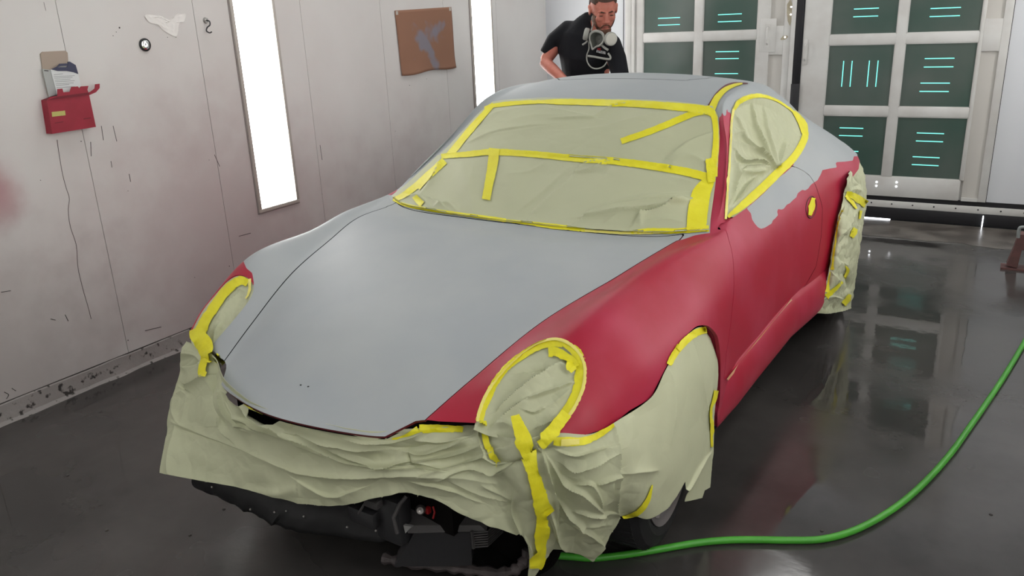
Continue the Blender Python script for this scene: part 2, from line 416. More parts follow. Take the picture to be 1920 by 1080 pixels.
sl_r = {(0, 0): H2(.46, .79, .66)+H2(.44, .40, .27, .15), (1, 0): H2(.50, .74, .61, .18)+H2(.48, .35, .22, .18),
        (0, 1): [(.25, .53, .19, True), (.38, .53, .19, True), (.64, .53, .19, True), (.77, .53, .19, True)], (1, 1): H2(.50, .76, .63, .19)+H2(.48, .38, .25, .19),
        (0, 2): H2(.52, .40, .28), (1, 2): H2(.50, .36, .24, .19), (0, 3): H2(.5, .7, .58), (1, 3): H2(.5, .7, .58)}
rows_r = [(.337, .791), (.861, 1.314), (1.384, 1.837), (1.907, 2.36)]
dr = leaf('door_2', -1.365, 0.0, [(-1.174, -.712), (-.647, -.182)], .186, rows_r, sl_r, True)
rows_l = [(.387, .841), (.916, 1.37), (1.438, 1.892), (1.95, 2.38)]
sl_l = {(0, 2): H2(.50, .26, .14, .19), (1, 2): H2(.49, .28, .16, .19), (0, 1): [], (1, 1): H2(.47, .80, .68, .19)+H2(.47, .42, .30, .19), (0, 0): H2(.5, .8, .6), (1, 0): H2(.5, .8, .6)}
dl = leaf('door_1', -2.83, -1.46, [(-2.672, -2.225), (-2.157, -1.718)], .186, rows_l, sl_l, True)
# seal post between the leaves, handles, drill holes
def pull(door, x, z0, z1, y):
    h = MB().tube([(x, y, z0), (x, y-.03, z0+.012), (x, y-.034, z0+.03), (x, y-.034, z1-.03), (x, y-.03, z1-.012), (x, y, z1)], .0065, 8)
    h.box((x-.022, y-.004, z0-.022), (x+.022, y+.002, z0+.022)); h.box((x-.022, y-.004, z1-.022), (x+.022, y+.002, z1+.022))
    p = MB().box((x-.062, y-.002, z0-.06), (x+.062, y+.004, z1+.06), 0, .002).build('handle_plate', M['white'], door)
    h.build('door_handle', M['white'], p)
pull(dl, -1.632, 1.33, 1.46, DB-.022)
h = MB(); h.box((-1.357, DB-.026, 1.17), (-1.325, DB-.02, 1.36), 0, .002).tube([(-1.34, DB-.026, 1.20), (-1.34, DB-.05, 1.22), (-1.34, DB-.05, 1.31), (-1.34, DB-.026, 1.33)], .006, 8)
h.build('latch', M['white'], dr)
m = MB()
for x, z in ((-.742, .292), (-.602, .299), (-.742, .262), (-.602, .266)): m.lathe([(0, 0), (.007, 0), (.006, .002), (0, .002)], (x, DB-.0215, z), (0, -1, 0), 10)
m.build('drill_holes', M['sun'], dr)
m = MB()
for x, z in ((-1.392-.075, 1.60), (-1.392-.075, 1.545), (-1.50, 1.38)): m.lathe([(0, 0), (.006, 0), (.006, .002), (0, .002)], (x, DB-.0225, z), (0, -1, 0), 10)
m.build('drill_holes', M['sun'], dl)
M['bare'] = mat('bare_filler', lin(176, 168, 146), .6, col2=lin(150, 140, 118), noise_scale=20)
b_ = [(-1.50, 1.62), (-1.475, 1.66), (-1.455, 1.60), (-1.452, 1.52), (-1.468, 1.46), (-1.488, 1.50), (-1.497, 1.56)]
m = MB().prism([(x, DB-.0212, z) for x, z in b_], 0, (0, -.0006, 0))
b_ = [(-1.535, 1.365), (-1.515, 1.39), (-1.485, 1.392), (-1.475, 1.38), (-1.50, 1.362), (-1.525, 1.358)]
m.prism([(x, DB-.0212, z) for x, z in b_], 0, (0, -.0006, 0)); m.build('worn_patch', M['bare'], dl)
m = MB(); m.box((-1.458, DB-.034, 0.19), (-1.425, DB+.05, 2.44), 1, .003); m.box((-1.425, DB-.03, 1.02), (-1.370, DB+.03, 2.44), 0, .006); m.box((-1.430, DB-.036, .19), (-1.365, DB+.03, 1.03), 0, .006)
tag(m.build('trim_3', [M['seal'], M['white']]), kind='structure')
# outer frame at the left of the doors
m = MB(); m.box((-2.83, DB-.03, .186), (-2.775, DB, 2.45), 0, .003); m.box((-2.77, DB-.04, .186), (-2.74, DB, 2.45), 0, .003)
tag(m.build('trim_4', M['white']), kind='structure')
# worn bare strip of slab before the doors
m = MB(); n = 90; V = []
for i in range(n):
    x = -2.6+3.75*i/(n-1); V += [(x, DB-.02, .0012), (x, DB-.62+.10*noise(np.array([[x*2.3, 3.1]]))[0]+.05*noise(np.array([[x*9, 3.1]]))[0], .0012)]
m.add(V, [(2*i, 2*i+1, 2*i+3, 2*i+2) for i in range(n-1)]); tag(m.build('trim_5', M['rough_slab']), kind='structure')

# wall light fixtures: recessed upright glass with a metal rim
def wall_light(x, y0, y1, z0, z1, s, label, grp='upright lights in the booth walls'):
    t = empty('wall_light', (x, (y0+y1)/2, z0), label, 'light', grp)
    X = lambda d: (0+s*d)
    yy0, yy1, H = y0-(y0+y1)/2, y1-(y0+y1)/2, z1-z0
    f = MB(); wd = .022
    for a, c in (((yy0-wd, -wd), (yy1+wd, 0)), ((yy0-wd, H), (yy1+wd, H+wd)), ((yy0-wd, 0), (yy0, H)), ((yy1, 0), (yy1+wd, H))):
        f.box((X(0), a[0], a[1]), (X(.012), c[0], c[1]), 0, .003)
    f.build('frame', M['frame'], t)
    g_ = MB().box((X(.001), yy0-wd-.006, -wd-.006), (X(.004), yy1+wd+.006, H+wd+.006)); g_.build('gasket', M['seam'], t)
    MB().box((X(.004), yy0, 0), (X(.007), yy1, H)).build('lamp_glass', M['lamp'], t)
    return t
labs = {3.154: 'bright white upright light in the left wall, nearest to the car bonnet', 5.477: 'bright white upright light in the left wall, nearest the back corner'}
for y in (3.154, 5.477):
    wall_light(WL, y+.012, y+.288, .615, 2.35, 1, labs[y])
wall_light(WL, -1.3, -1.02, .615, 2.35, 1, 'upright light in the left wall behind the camera')
for y, q in ((-1.2, 'behind the camera'), (1.1, 'beside the camera'), (3.4, 'level with the front of the car'), (5.5, 'nearest the back doors, unseen, added to brighten the left wall')): wall_light(WR, y, y+.28, 1.05, 2.6, -1, 'upright light in the right wall '+q)  # last one is unseen, added to brighten the far end of the left wall
for x, y, L, a in [(x, y, .6, 0) for x in (-2.9, .45) for y in (-1.6, .8, 3.2, 5.4)]+[(-1.15, 5.95, .32, 1)]:
    side = 'left' if x < -2 else ('right' if x > 0 else 'middle'); where = {-1.6: 'behind the camera', .8: 'level with the camera', 3.2: 'above the car', 5.4: 'nearest the back doors, unseen, added to brighten the left wall', 5.95: 'close before the doors'}[y]
    t = empty('ceiling_light', (x, y, HC), 'ceiling light on the %s side, %s' % (side, where), 'light', 'ceiling lights of the booth')
    p, q = (.17, L) if not a else (L, .17)
    MB().box((-p, -q, -.03), (p, q, 0), 0, .006).build('housing', M['frame'], t)
    MB().box((-p+.03, -q+.03, -.034), (p-.03, q-.03, -.029)).build('lamp_glass', M['lampc'], t)

# ------------------------------------------------------------------ the car's body
# control rows run from the nose to the tail, columns from the sill up and over to the middle
ROWS = [
 [(.60,.70,.25),(.62,.72,.42),(.60,.745,.54),(.575,.745,.605),(.635,.64,.60),(.687,.407,.613),(.752,.351,.583),(.805,.216,.585),(.845,0,.594)],
 [(.45,.80,.25),(.46,.83,.42),(.47,.83,.56),(.47,.775,.672),(.50,.64,.716),(.53,.452,.678),(.56,.33,.690),(.585,.17,.698),(.595,0,.700)],
 [(.28,.84,.24),(.28,.865,.42),(.28,.87,.58),(.28,.835,.715),(.28,.70,.822),(.28,.53,.770),(.30,.36,.767),(.31,.18,.774),(.32,0,.776)],
 [(0,.85,.24),(0,.875,.42),(0,.88,.60),(0,.85,.73),(0,.71,.842),(0,.603,.822),(.01,.42,.828),(.01,.2,.832),(.02,0,.832)],
 [(-.26,.845,.23),(-.25,.862,.42),(-.25,.865,.60),(-.24,.84,.74),(-.23,.75,.862),(-.20,.648,.855),(-.20,.45,.853),(-.19,.2,.850),(-.19,0,.848)],
 [(-.5,.83,.22),(-.5,.85,.42),(-.5,.85,.60),(-.5,.835,.75),(-.51,.785,.862),(-.505,.745,.872),(-.44,.64,.866),(-.365,.32,.860),(-.378,0,.854)],
 [(-.75,.82,.22),(-.75,.845,.42),(-.75,.845,.61),(-.75,.825,.77),(-.73,.765,.882),(-.66,.715,.955),(-.65,.685,.955),(-.575,.34,.987),(-.57,0,.985)],
 [(-1.0,.815,.22),(-1.0,.84,.42),(-1.0,.84,.61),(-1.0,.82,.78),(-.98,.755,.90),(-.875,.655,1.09),(-.85,.625,1.085),(-.79,.31,1.135),(-.785,0,1.135)],
 [(-1.25,.815,.22),(-1.25,.84,.42),(-1.25,.84,.61),(-1.25,.82,.79),(-1.25,.75,.925),(-1.06,.595,1.225),(-1.03,.53,1.232),(-1.025,.27,1.252),(-1.021,0,1.257)],
 [(-1.5,.835,.22),(-1.5,.86,.42),(-1.5,.855,.62),(-1.5,.83,.81),(-1.5,.75,.955),(-1.36,.61,1.252),(-1.35,.50,1.293),(-1.35,.28,1.325),(-1.35,0,1.335)],
 [(-1.8,.86,.24),(-1.8,.885,.42),(-1.8,.885,.64),(-1.8,.855,.84),(-1.78,.75,.980),(-1.69,.59,1.215),(-1.7,.49,1.272),(-1.7,.27,1.292),(-1.7,0,1.302)],
 [(-2.05,.90,.25),(-2.05,.92,.42),(-2.05,.915,.66),(-2.05,.87,.855),(-2.05,.74,.985),(-2.0,.575,1.135),(-2.0,.465,1.215),(-2.0,.25,1.235),(-2.0,0,1.245)],
 [(-2.35,.90,.25),(-2.35,.925,.42),(-2.35,.925,.66),(-2.35,.865,.825),(-2.35,.735,.935),(-2.3,.57,1.045),(-2.3,.45,1.135),(-2.3,.25,1.155),(-2.3,0,1.165)],
 [(-2.65,.88,.26),(-2.65,.90,.42),(-2.65,.90,.65),(-2.65,.80,.765),(-2.65,.66,.862),(-2.65,.54,.935),(-2.65,.42,1.0),(-2.65,.25,1.04),(-2.65,0,1.05)],
 [(-2.93,.82,.27),(-2.93,.84,.42),(-2.93,.84,.60),(-2.93,.77,.72),(-2.95,.65,.82),(-2.95,.54,.86),(-2.95,.42,.895),(-2.95,.25,.915),(-2.95,0,.92)],
 [(-3.08,.72,.28),(-3.1,.74,.42),(-3.1,.74,.55),(-3.13,.68,.64),(-3.17,.58,.70),(-3.2,.46,.74),(-3.22,.36,.76),(-3.24,.2,.775),(-3.25,0,.78)],
]
ROWS = np.array(ROWS)
MIRY = np.array([1, -1, 1.])
FULL = np.concatenate([ROWS, (ROWS[:, :-1]*MIRY)[:, ::-1]], 1)       # 17 columns, left sill to right sill
NU, NV = 15*26+1, 16*22+1
_A = catmull(FULL, NU); _B = catmull(_A.transpose(1, 0, 2), NV).transpose(1, 0, 2)
half = _B[:, :NV//2+1]
BV = half.reshape(-1, 3); nvh = half.shape[1]
_i = np.arange(NU-1)[:, None]*nvh+np.arange(nvh-1)[None]
BF = [tuple(f) for f in np.stack([_i, _i+nvh, _i+nvh+1, _i+1], -1).reshape(-1, 4).tolist()]
BODY_FULL_V = _B.reshape(-1, 3); _j = np.arange(NU-1)[:, None]*NV+np.arange(NV-1)[None]
BODY_FULL_F = [tuple(f) for f in np.stack([_j, _j+NV, _j+NV+1, _j+1], -1).reshape(-1, 4).tolist()]
BVH = BVHTree.FromPolygons(BODY_FULL_V.tolist(), BODY_FULL_F)

# fitted outline curves of the car (left half, car frame)
C_WB = catmull([(-.378,0,.854),(-.362,.32,.862),(-.399,.564,.866),(-.497,.726,.870)], 20)
C_WS = catmull([(-.499,.727,.871),(-.798,.642,1.044),(-.973,.582,1.176),(-1.029,.531,1.232)], 20)
C_WT = catmull([(-1.021,0,1.257),(-1.029,.252,1.252),(-1.031,.429,1.243),(-1.029,.53,1.232)], 20)
C_HS = catmull([(-.383,.655,.877),(-.18,.642,.851),(.076,.578,.807),(.372,.497,.733),(.687,.407,.613)], 40)
C_HF = catmull([(.845,0,.594),(.805,.216,.585),(.752,.351,.583),(.687,.408,.612)], 20)
HL_PX = [(893,793),(898,773),(913,738),(936,707),(969,673),(1002,649),(1036,637),(1064,641),(1087,660),(1098,682),(1099,709),(1091,744),(1073,776),(1049,811)]
HL_PX = catmull(HL_PX, 60).tolist()
ARCH_PX = catmull([(1180,770),(1218,747),(1229,728),(1249,688),(1274,645),(1299,617),(1314,610),(1329,612),(1344,628),(1349,651),(1351,688),(1349,752),(1345,775)], 60).tolist()

px = c2px(BV)
# openings: nose below the fender edge with the front wheel arch, and headlight, and the rear wheel arch
phi_nose = sdist(px, [(560,900),(780,789),(799,789)]+[(893,793)]+HL_PX+[(1049,813),(1091,817),(1125,807),(1150,795)]+ARCH_PX+[(1345,1200),(560,1200)])
phi_nose = np.maximum(phi_nose, -(BV[:, 0]+.45)*400)
REAR_PX = [(1610,317),(1598,333),(1588,351),(1582,372),(1575,398),(1569,422),(1564,455),(1558,487),(1554,505),(1551,530),(1545,543),(1533,549),(1510,564),(1500,640),(1700,640),(1720,240),(1640,240),(1607,290),(1612,302)]
phi_rear = np.maximum(sdist(px, REAR_PX), (BV[:, 0]+1.45)*400)
BV, keep_n, BF = cut(BV, BF, phi_nose)
n0 = len(phi_rear)
px = c2px(BV); phi_rear = np.maximum(sdist(px, REAR_PX), (BV[:, 0]+1.45)*400)
BV, drop, BF = cut(BV, BF, phi_rear)
# remove the tail skin below the engine lid (bumper is off) - kept as it is hidden
hood_poly = np.concatenate([C_HF[:, :2], C_HS[::-1][1:, :2], C_WB[::-1][:, :2]])
hood_poly = np.concatenate([[(1.0, -.05), (1.0, .0)], C_HF[:, :2]+[0.03, 0], [(.687+.03, .407)], C_HS[::-1][:, :2], [(-.39, .66)], C_WB[::-1][3:, :2], [(-.378, -.05)]])
def region(V, Fs, poly, gap, coords):
    """cut out a panel, leave a gap all around it"""
    V, a, rest = cut(V, Fs, sdist(coords(V), poly)-gap)
    V, ins, mid = cut(V, a, sdist(coords(V), poly)+gap)
    return V, ins, mid, rest
BV, F_hood, F_gap1, BF = region(BV, BF, hood_poly, .0022, lambda V: V[:, :2])
door_px = [(1353,421),(1360,432),(1366,449),(1371,466),(1374,483),(1376,520),(1375,558),(1373,576),(1370,607),(1362,660),(1357,712),
           (1395,667),(1414,645),(1457,594),(1482,562),(1510,535),(1530,500),(1540,440),(1542,390),(1534,362),(1518,329),(1506,320),(1496,315),(1484,311),
           (1477,313),(1460,328),(1432,356),(1398,390),(1368,411)]
# the door's outline in side view (x, z)
dp = []
for (a, b) in door_px:
    o, d = ray_c(a, b); hit = BVH.ray_cast(Vector(o), Vector(d))[0]
    if hit is not None: dp.append((hit[0], hit[2]))
dp_low = [(x, z) for x, z in dp]
BV, F_door, F_gap2, BF = region(BV, BF, dp_low, .0018, lambda V: np.where((V[:, 1] > .5)[:, None], V[:, [0, 2]], [[9., 9.]]))
# front fender = what is left ahead of the door, outboard of the hood and below the windscreen pillar
fen = [(1.2,.2),(1.2,1.2),(-.62,1.2),(-.62,.77),(-.50,.755),(-.49,.735),(-.45,.69),(-.385,.66),(-.2,.5),(.5,.2)]
def fen_phi(V): return sdist(V[:, :2], fen)
BV, F_fen, BF = cut(BV, BF, fen_phi(BV))
# the side window opening
SWP = [(1358,418),(1359,383),(1362,330),(1363,329),(1367,261),(1369,220),(1372,201),(1379,188),(1392,180),(1411,176),(1434,177),(1458,186),(1482,203),(1505,222),(1514,241),(1516,254),(1507,276),(1494,297),(1477,315),(1460,330),(1432,358),(1398,392),(1368,413)]
BV, _glass, F_shell = cut(BV, BF, np.maximum(sdist(c2px(BV), SWP)+1.5, (.4-BV[:, 1])*300))

# ------------------------------------------------------------------ the car: panels, wheels, underside
M['red_dark'] = mat('dark_red_edge', lin(92, 14, 26), .5)
car = empty('car', (CAR_X, CAR_Y, 0), 'low red coupe with grey primer on bonnet and roof, masked with paper and yellow tape', 'car', rz=CAR_A)
def inward(depth, cen=(-1.0, 0, .5)):
    c = np.array(cen)
    def f(P):
        d = c-P; d[0] *= .15; return d/np.linalg.norm(d)*depth
    return f
# hood
V, Fs = compact(BV, F_hood)
nh = len(V); Vm = V*MIRY; V2 = np.concatenate([V, Vm]); F2 = list(Fs)+[tuple(i+nh for i in f[::-1]) for f in Fs]
def weld(V, Fs, eps=2e-4):
    key = np.round(V/eps).astype(int); m = {}; idx = np.zeros(len(V), int); keep = []
    for i, k in enumerate(map(tuple, key)):
        if k not in m: m[k] = len(keep); keep.append(i)
        idx[i] = m[k]
    out = []
    for f in Fs:
        g_ = tuple(dict.fromkeys(idx[list(f)].tolist()))
        if len(g_) > 2: out.append(g_)
    return V[keep], out
V2[np.abs(V2[:, 1]) < 1e-4, 1] = 0
V2, F2 = weld(V2, F2)
nf = len(F2); V2, F2 = lip(V2, F2, lambda P: np.array([-.003, 0, -.007]))
hood = mesh_ob('hood', V2, F2, [M['primer'], M['red_dark']], car, [0]*nf+[1]*(len(F2)-nf), angle=50); hood['label'] = 'grey primed bonnet lid'
for a, b in ((564, 722), (578, 725)):
    hm = MB(); p = BVH.ray_cast(*[Vector(t) for t in ray_c(a, b)])[0]; hm.lathe([(0, .0012), (.0028, .001), (.003, 0)], p, (0, 0, 1), 10); hm.build('drilled_hole', M['gap'], hood)
# front fenders
V, Fs = compact(BV, F_fen)
VL, FL = lip(V, Fs, inward(.03))
mesh_ob('front_fender', VL, FL, M['red'], car, angle=50)['label'] = 'red sanded front wing'
Vr, Fr = V*MIRY, [f[::-1] for f in Fs]
redband = [(330,660),(330,470),(470,470),(500,500),(497,490),(522,478),(517,470),(470,495),(458,505),(472,514),(478,530),(474,556),(461,586),(445,612),(440,612),(452,585),(466,556),(470,535),(465,521),(449,515),(436,520),(408,545),(388,575),(370,602),(362,628)]
Vr, Rr, Gr = cut(Vr, Fr, sdist(c2px(Vr), [(330,640),(330,470),(448,470),(462,503),(473,512),(476,530),(474,545),(440,545),(362,660)]))
low = Vr
allf = Rr+Gr; mi = [0]*len(Rr)+[1]*len(Gr)
VL, FL = lip(Vr, allf, inward(.03)); mi += [0 if VL[list(f)].mean(0)[1] < -.50-.25*(.70-VL[list(f)].mean(0)[0]) and VL[list(f)].mean(0)[0] > .34 else 2 for f in FL[len(allf):]]
mesh_ob('front_fender', VL, FL, [M['red'], M['primer'], M['gap']], car, mi, angle=50)['label'] = 'grey primed front wing with a red rim round the headlight'
# doors and shell, red paint with primer above a ragged sanded edge
RED_PX = [(1340,425),(1345,418),(1358,415),(1398,389),(1432,355),(1460,327),(1484,307),(1489,306),(1487,311),(1462,333),(1434,361),(1400,391),(1408,400),(1410,411),(1415,419),(1421,426),(1427,429),(1434,427),(1447,419),(1449,413),(1453,410),(1459,403),(1457,397),(1459,392),(1466,393),(1470,391),(1475,384),(1481,381),(1487,375),(1493,370),(1496,362),(1504,356),(1510,357),(1515,354),(1520,347),(1525,343),(1533,338),(1536,332),(1539,327),(1542,319),(1556,316),(1569,314),(1567,306),(1569,304),(1585,303),(1599,301),(1601,293),(1660,293),(1660,800),(1334,800),(1334,434)]
PIL_PX = [(1349,219),(1352,218),(1354,211),(1357,217),(1361,217),(1363,203),(1366,213),(1369,210),(1374,222),(1372,440),(1331,440),(1333,400)]
def paint(V, Fs):
    a = np.minimum(sdist(c2px(V), RED_PX), sdist(c2px(V), PIL_PX)); a = np.where(V[:, 1] > .3, a, 50)
    V, R1, G1 = cut(V, Fs, a); return V, R1+G1, [0]*len(R1)+[1]*len(G1)
V, Fs = compact(BV, F_door)
V1, F1, mi = paint(V, Fs); n1 = len(F1)
V1, F1 = lip(V1, F1, lambda P: np.array([0, -.02, 0])); mi += [0]*(len(F1)-n1)
door = mesh_ob('side_door', V1, F1, [M['red'], M['primer']], car, mi, angle=50); door['label'] = 'red door with a grey primed patch under the window'
V1, F1 = lip(V*MIRY, [f[::-1] for f in Fs], lambda P: np.array([0, .02, 0]))
mesh_ob('side_door', V1, F1, M['red'], car, angle=50)
V, Fs = compact(BV, F_shell)
V1, F1, mi = paint(V, Fs)
n0 = len(V1); F1 = list(F1)+[tuple(i+n0 for i in f[::-1]) for f in Fs]; V1 = np.concatenate([V1, V*MIRY]); mi += [1 if True else 0]*len(Fs)
# sliding roof joint
roofcut = np.concatenate([catmull([(-1.30, -.33), (-1.27, -.28), (-1.255, 0), (-1.27, .28), (-1.30, .33)], 30), catmull([(-1.36, .375), (-1.55, .385), (-1.72, .38)], 12), catmull([(-1.72, -.38), (-1.55, -.385), (-1.36, -.375)], 12)])
mi = np.array(mi)
def cut_keep(V, Fs, mi, phi):
    out_f, out_m = [], []
    for k in (0, 1):
        sub = [f for f, q in zip(Fs, mi) if q == k]
        if k == 0: sub0 = sub
        else: sub1 = sub
    V, a0, b0 = cut(V, sub0, phi); phi2 = np.concatenate([phi, np.full(len(V)-len(phi), 1e-6)])
    V, a1, b1 = cut(V, sub1, phi2); return V, a0, b0, a1, b1
top = V1[:, 2] > 1.15
ph = np.where(top, np.abs(sdist(V1[:, :2], roofcut))-.0022, 1.0)
# refine around the joint is not needed: the band is resolved by exact cutting of a widened band
V1, a0, b0, a1, b1 = cut_keep(V1, F1, mi, np.where(top, sdist(V1[:, :2], roofcut)-.002, 1.0))
phin = np.where(V1[:, 2] > 1.15, sdist(V1[:, :2], roofcut)+.002, 1.0)
V1, roof_panel, roof_gap = cut(V1, a1+a0, phin)
Vs, Fs_ = compact(V1, b0+b1)
# material index has to follow compact(): recompute from the split lists
shell = mesh_ob('body_shell', *compact(V1, b0+b1), [M['red'], M['primer']], car, [0]*len(b0)+[1]*len(b1), angle=50)
mesh_ob('roof_panel', *compact(V1, roof_panel), M['primer'], car, angle=50)
# dark structure just under the skin closes every joint
V, Fs = compact(BV, F_hood+F_gap1+F_gap2+F_door+F_fen+[f for f in F_shell if BV[f[0]][2] > 1.24 or BV[f[0]][2] < .84])
N = normals(V, Fs); s = np.sign((N[:, 2]).sum()); Vi = V-N*s*.014
n0 = len(Vi); mesh_ob('inner_structure', np.concatenate([Vi, Vi*MIRY]), list(Fs)+[tuple(i+n0 for i in f[::-1]) for f in Fs], M['gap'], car)

def ribbon(pts, wid, off=.003, bvh=None, px=True, n=None, wob=0, seed=0, ends=0, base=None, across=4):
    """tape laid on a surface: centre line and widths, both as seen in the photo, dropped on the surface; returns V, F"""
    bvh = bvh or BVH; pts = np.array(pts, float)
    L = np.hypot(*(pts[1:]-pts[:-1]).T).sum(); n = n or max(6, int(L/3.5))
    C = catmull(pts, n); W = np.interp(np.linspace(0, 1, n), np.linspace(0, 1, len(np.atleast_1d(wid))) if np.ndim(wid) else [0, 1], wid if np.ndim(wid) else [wid, wid])
    T = np.gradient(C, axis=0); T /= np.linalg.norm(T, axis=1)[:, None]; Nn = np.stack([-T[:, 1], T[:, 0]], 1)
    V = []; ok = []; last = None
    jag = rng.normal(0, 1, (n, 2))
    for i in range(n):
        for k in range(across+1):
            s_ = (k/across-.5)*W[i]
            if k in (0, across): s_ += jag[i, 0 if k == 0 else 1]*wob*.13
            q = C[i]+Nn[i]*s_; o, d = ray_c(*q); d = d/np.linalg.norm(d)
            h, nrm, _, dist = bvh.ray_cast(Vector(o), Vector(d))
            if h is None and bvh is not BVH: h, nrm, _, dist = BVH.ray_cast(Vector(o), Vector(d))
            if h is None:
                dist = last if last is not None else 3.0; p = o+d*dist; nr = -d
            else: nr = np.array(nrm); p = np.array(h); last = dist
            if nr@d > 0: nr = -nr
            hh = off+wob*.0011*(noise(np.array([[q[0]*.11+seed, q[1]*.11, seed*1.7]]))[0]+.6*noise(np.array([[q[0]*.27+seed, q[1]*.27, 3+seed]]))[0])
            V.append(p+nr*max(hh, off*.65))
    a = across+1
    Fs = [(i*a+k, i*a+k+1, (i+1)*a+k+1, (i+1)*a+k) for i in range(n-1) for k in range(across)]
    return np.array(V), Fs
def strip(pts, wid, name='masking_tape', mt='tape', parent=None, **k):
    V, Fs = ribbon(pts, wid, **k); return mesh_ob(name, V, Fs, M[mt], parent or car, angle=60)

# rolled sill under the door
for s in (1, -1):
    m = MB(); n = 50; k = 10; V = []
    for i in range(n):
        t = i/(n-1); x = -.33-1.50*t; yb = np.interp(x, [-1.8, -1.5, -1.25, -.75, -.5, -.33], [.885, .862, .842, .845, .85, .858])
        sc_ = min(1, (t+.02)*8, (1.02-t)*8+.3)
        for j in range(k):
            a = math.pi*(.5-j/(k-1)*1.15); z = .325+.105*math.sin(a); y = yb-.018+.040*math.cos(a)*sc_
            V.append((x, s*y, z))
    m.add(V, [(i*k+j, i*k+j+1, (i+1)*k+j+1, (i+1)*k+j) for i in range(n-1) for j in range(k-1)])
    m.build('side_skirt', M['red'], car)
# wheels
def wheel(x, y, s, steer, R, wd):
    t = bpy.data.objects.new('wheel', None); COL.objects.link(t); t.parent = car; t.location = (x, y, R); t.rotation_euler = (0, 0, steer)
    r = .245
    prof = [(r-.01, -wd/2+.01), (r+.012, -wd/2), (R-.05, -wd/2-.004), (R-.015, -wd/2+.008), (R, -wd/2+.03), (R, -.012), (R-.007, -.010), (R-.007, -.004), (R, -.002), (R, wd/2-.03), (R-.015, wd/2-.008), (R-.05, wd/2+.004), (r+.012, wd/2), (r-.01, wd/2-.01)]
    tm = MB().lathe(prof, (0, 0, 0), (0, 1, 0), 64)
    for k in range(64):
        a = 2*math.pi*k/64
        for q in (-1, 1):
            c0 = np.array([math.cos(a)*(R-.001), q*(wd*.22), math.sin(a)*(R-.001)]); tn = np.array([-math.sin(a), 0, math.cos(a)]); rn = np.array([math.cos(a), 0, math.sin(a)])
            p0 = c0-np.array([0, wd*.16, 0]); p1 = c0+np.array([0, wd*.16, 0])+tn*.012*q
            tm.add([p0-tn*.009, p0+tn*.007, p1+tn*.007, p1-tn*.009, p0-tn*.009+rn*.0025, p0+tn*.007+rn*.0025, p1+tn*.007+rn*.0025, p1-tn*.009+rn*.0025], [(4, 5, 6, 7), (0, 1, 5, 4), (1, 2, 6, 5), (2, 3, 7, 6), (3, 0, 4, 7)])
    o = tm.build('tire', M['rubber'], t, angle=30)
    f = wd/2*s
    rm = MB().lathe([(r-.012, -wd/2+.01), (r-.02, -wd/2+.02), (r-.035, 0), (r-.03, wd/2-.03), (r-.012, wd/2-.008), (r+.004, wd/2+.002), (r+.002, wd/2-.01)], (0, 0, 0), (0, s, 0), 64)
    rm.lathe([(0, wd/2-.012), (.035, wd/2-.014), (.06, wd/2-.03), (.07, wd/2-.06), (0, wd/2-.06)], (0, 0, 0), (0, s, 0), 32)
    for k in range(5):
        a = 2*math.pi*k/5+.3
        for db in (-.13, .13):
            P = [(.05*math.cos(a), f-s*.03, .05*math.sin(a)), (.14*math.cos(a+db*.7), f-s*.018, .14*math.sin(a+db*.7)), ((r-.02)*math.cos(a+db), f-s*.018, (r-.02)*math.sin(a+db))]
            rm.tube(P, [.02, .015, .013], 8)
    rm.build('rim', M['alloy'], t)
    MB().lathe([(0, 0), (.165, 0), (.165, .02), (0, .02)], (0, -s*.02, 0), (0, s, 0), 40).build('brake_disc', M['steel'], t)
wheel(0.035, .705, 1, math.radians(6), .325, .235); wheel(.0, -.71, -1, math.radians(6), .325, .235)
wheel(-2.34, .68, 1, 0, .325, .27); wheel(-2.34, -.68, -1, 0, .325, .27)
# underside
m = MB(); m.box((-3.0, -.62, .13), (.30, .62, .50)); m.box((-2.0, -.80, .16), (-.40, .80, .40)); m.box((.30, -.50, .20), (.60, .40, .50))
m.build('floor_pan', M['gap'], car)
M['dark2'] = mat('dull_black_plastic', lin(42, 42, 44), .45, bump=.15, bump_scale=30)
M['dark3'] = mat('dusty_grey_plastic', lin(70, 68, 68), .6, bump=.2, bump_scale=40)
# ragged splash guard hanging at the right front corner
top_px = [(362,897),(420,905),(500,922),(580,940),(660,945),(720,930),(760,928)]
bot_px = [(378,920),(400,932),(430,945),(462,957),(490,975),(520,985),(560,997),(610,1004),(700,1015),(740,1008),(758,960)]
T = catmull(top_px, 40); Bt = np.array([np.array(bot_px[0])]); bx = np.interp(np.linspace(0, 1, 40), np.linspace(0, 1, len(bot_px)), [p[0] for p in bot_px]); by = np.interp(np.linspace(0, 1, 40), np.linspace(0, 1, len(bot_px)), [p[1] for p in bot_px])
V = []
for i in range(40):
    jj = 5*noise(np.array([[i*.45, 2.2]]))[0]+3*noise(np.array([[i*1.1, 7.2]]))[0]
    a_ = atc(T[i][0], T[i][1]-10, 2, .235+.03*i/39); b_ = atc(bx[i], by[i]+jj, 2, .14+.02*i/39)
    for k in range(7):
        t = k/6; p = a_*(1-t)+b_*t+np.array([.02*math.sin(t*math.pi), 0, 0]); V.append(p)
sg = MB().add(V, [(i*7+k, i*7+k+1, (i+1)*7+k+1, (i+1)*7+k) for i in range(39) for k in range(6)])
sp = sg.build('splash_guard', M['dark'], car); so = sp.modifiers.new('t', 'SOLIDIFY'); so.thickness = .006
for (a, b) in ((515, 960), (537, 958), (570, 968), (592, 970), (651, 988), (705, 995), (398, 913), (470, 955)):
    p = atc(a, b, 2, .205); MB().lathe([(0, .004), (.003, .003), (.004, 0)], p, (1, .4, .2), 10).build('clip', M['steel'], sp)
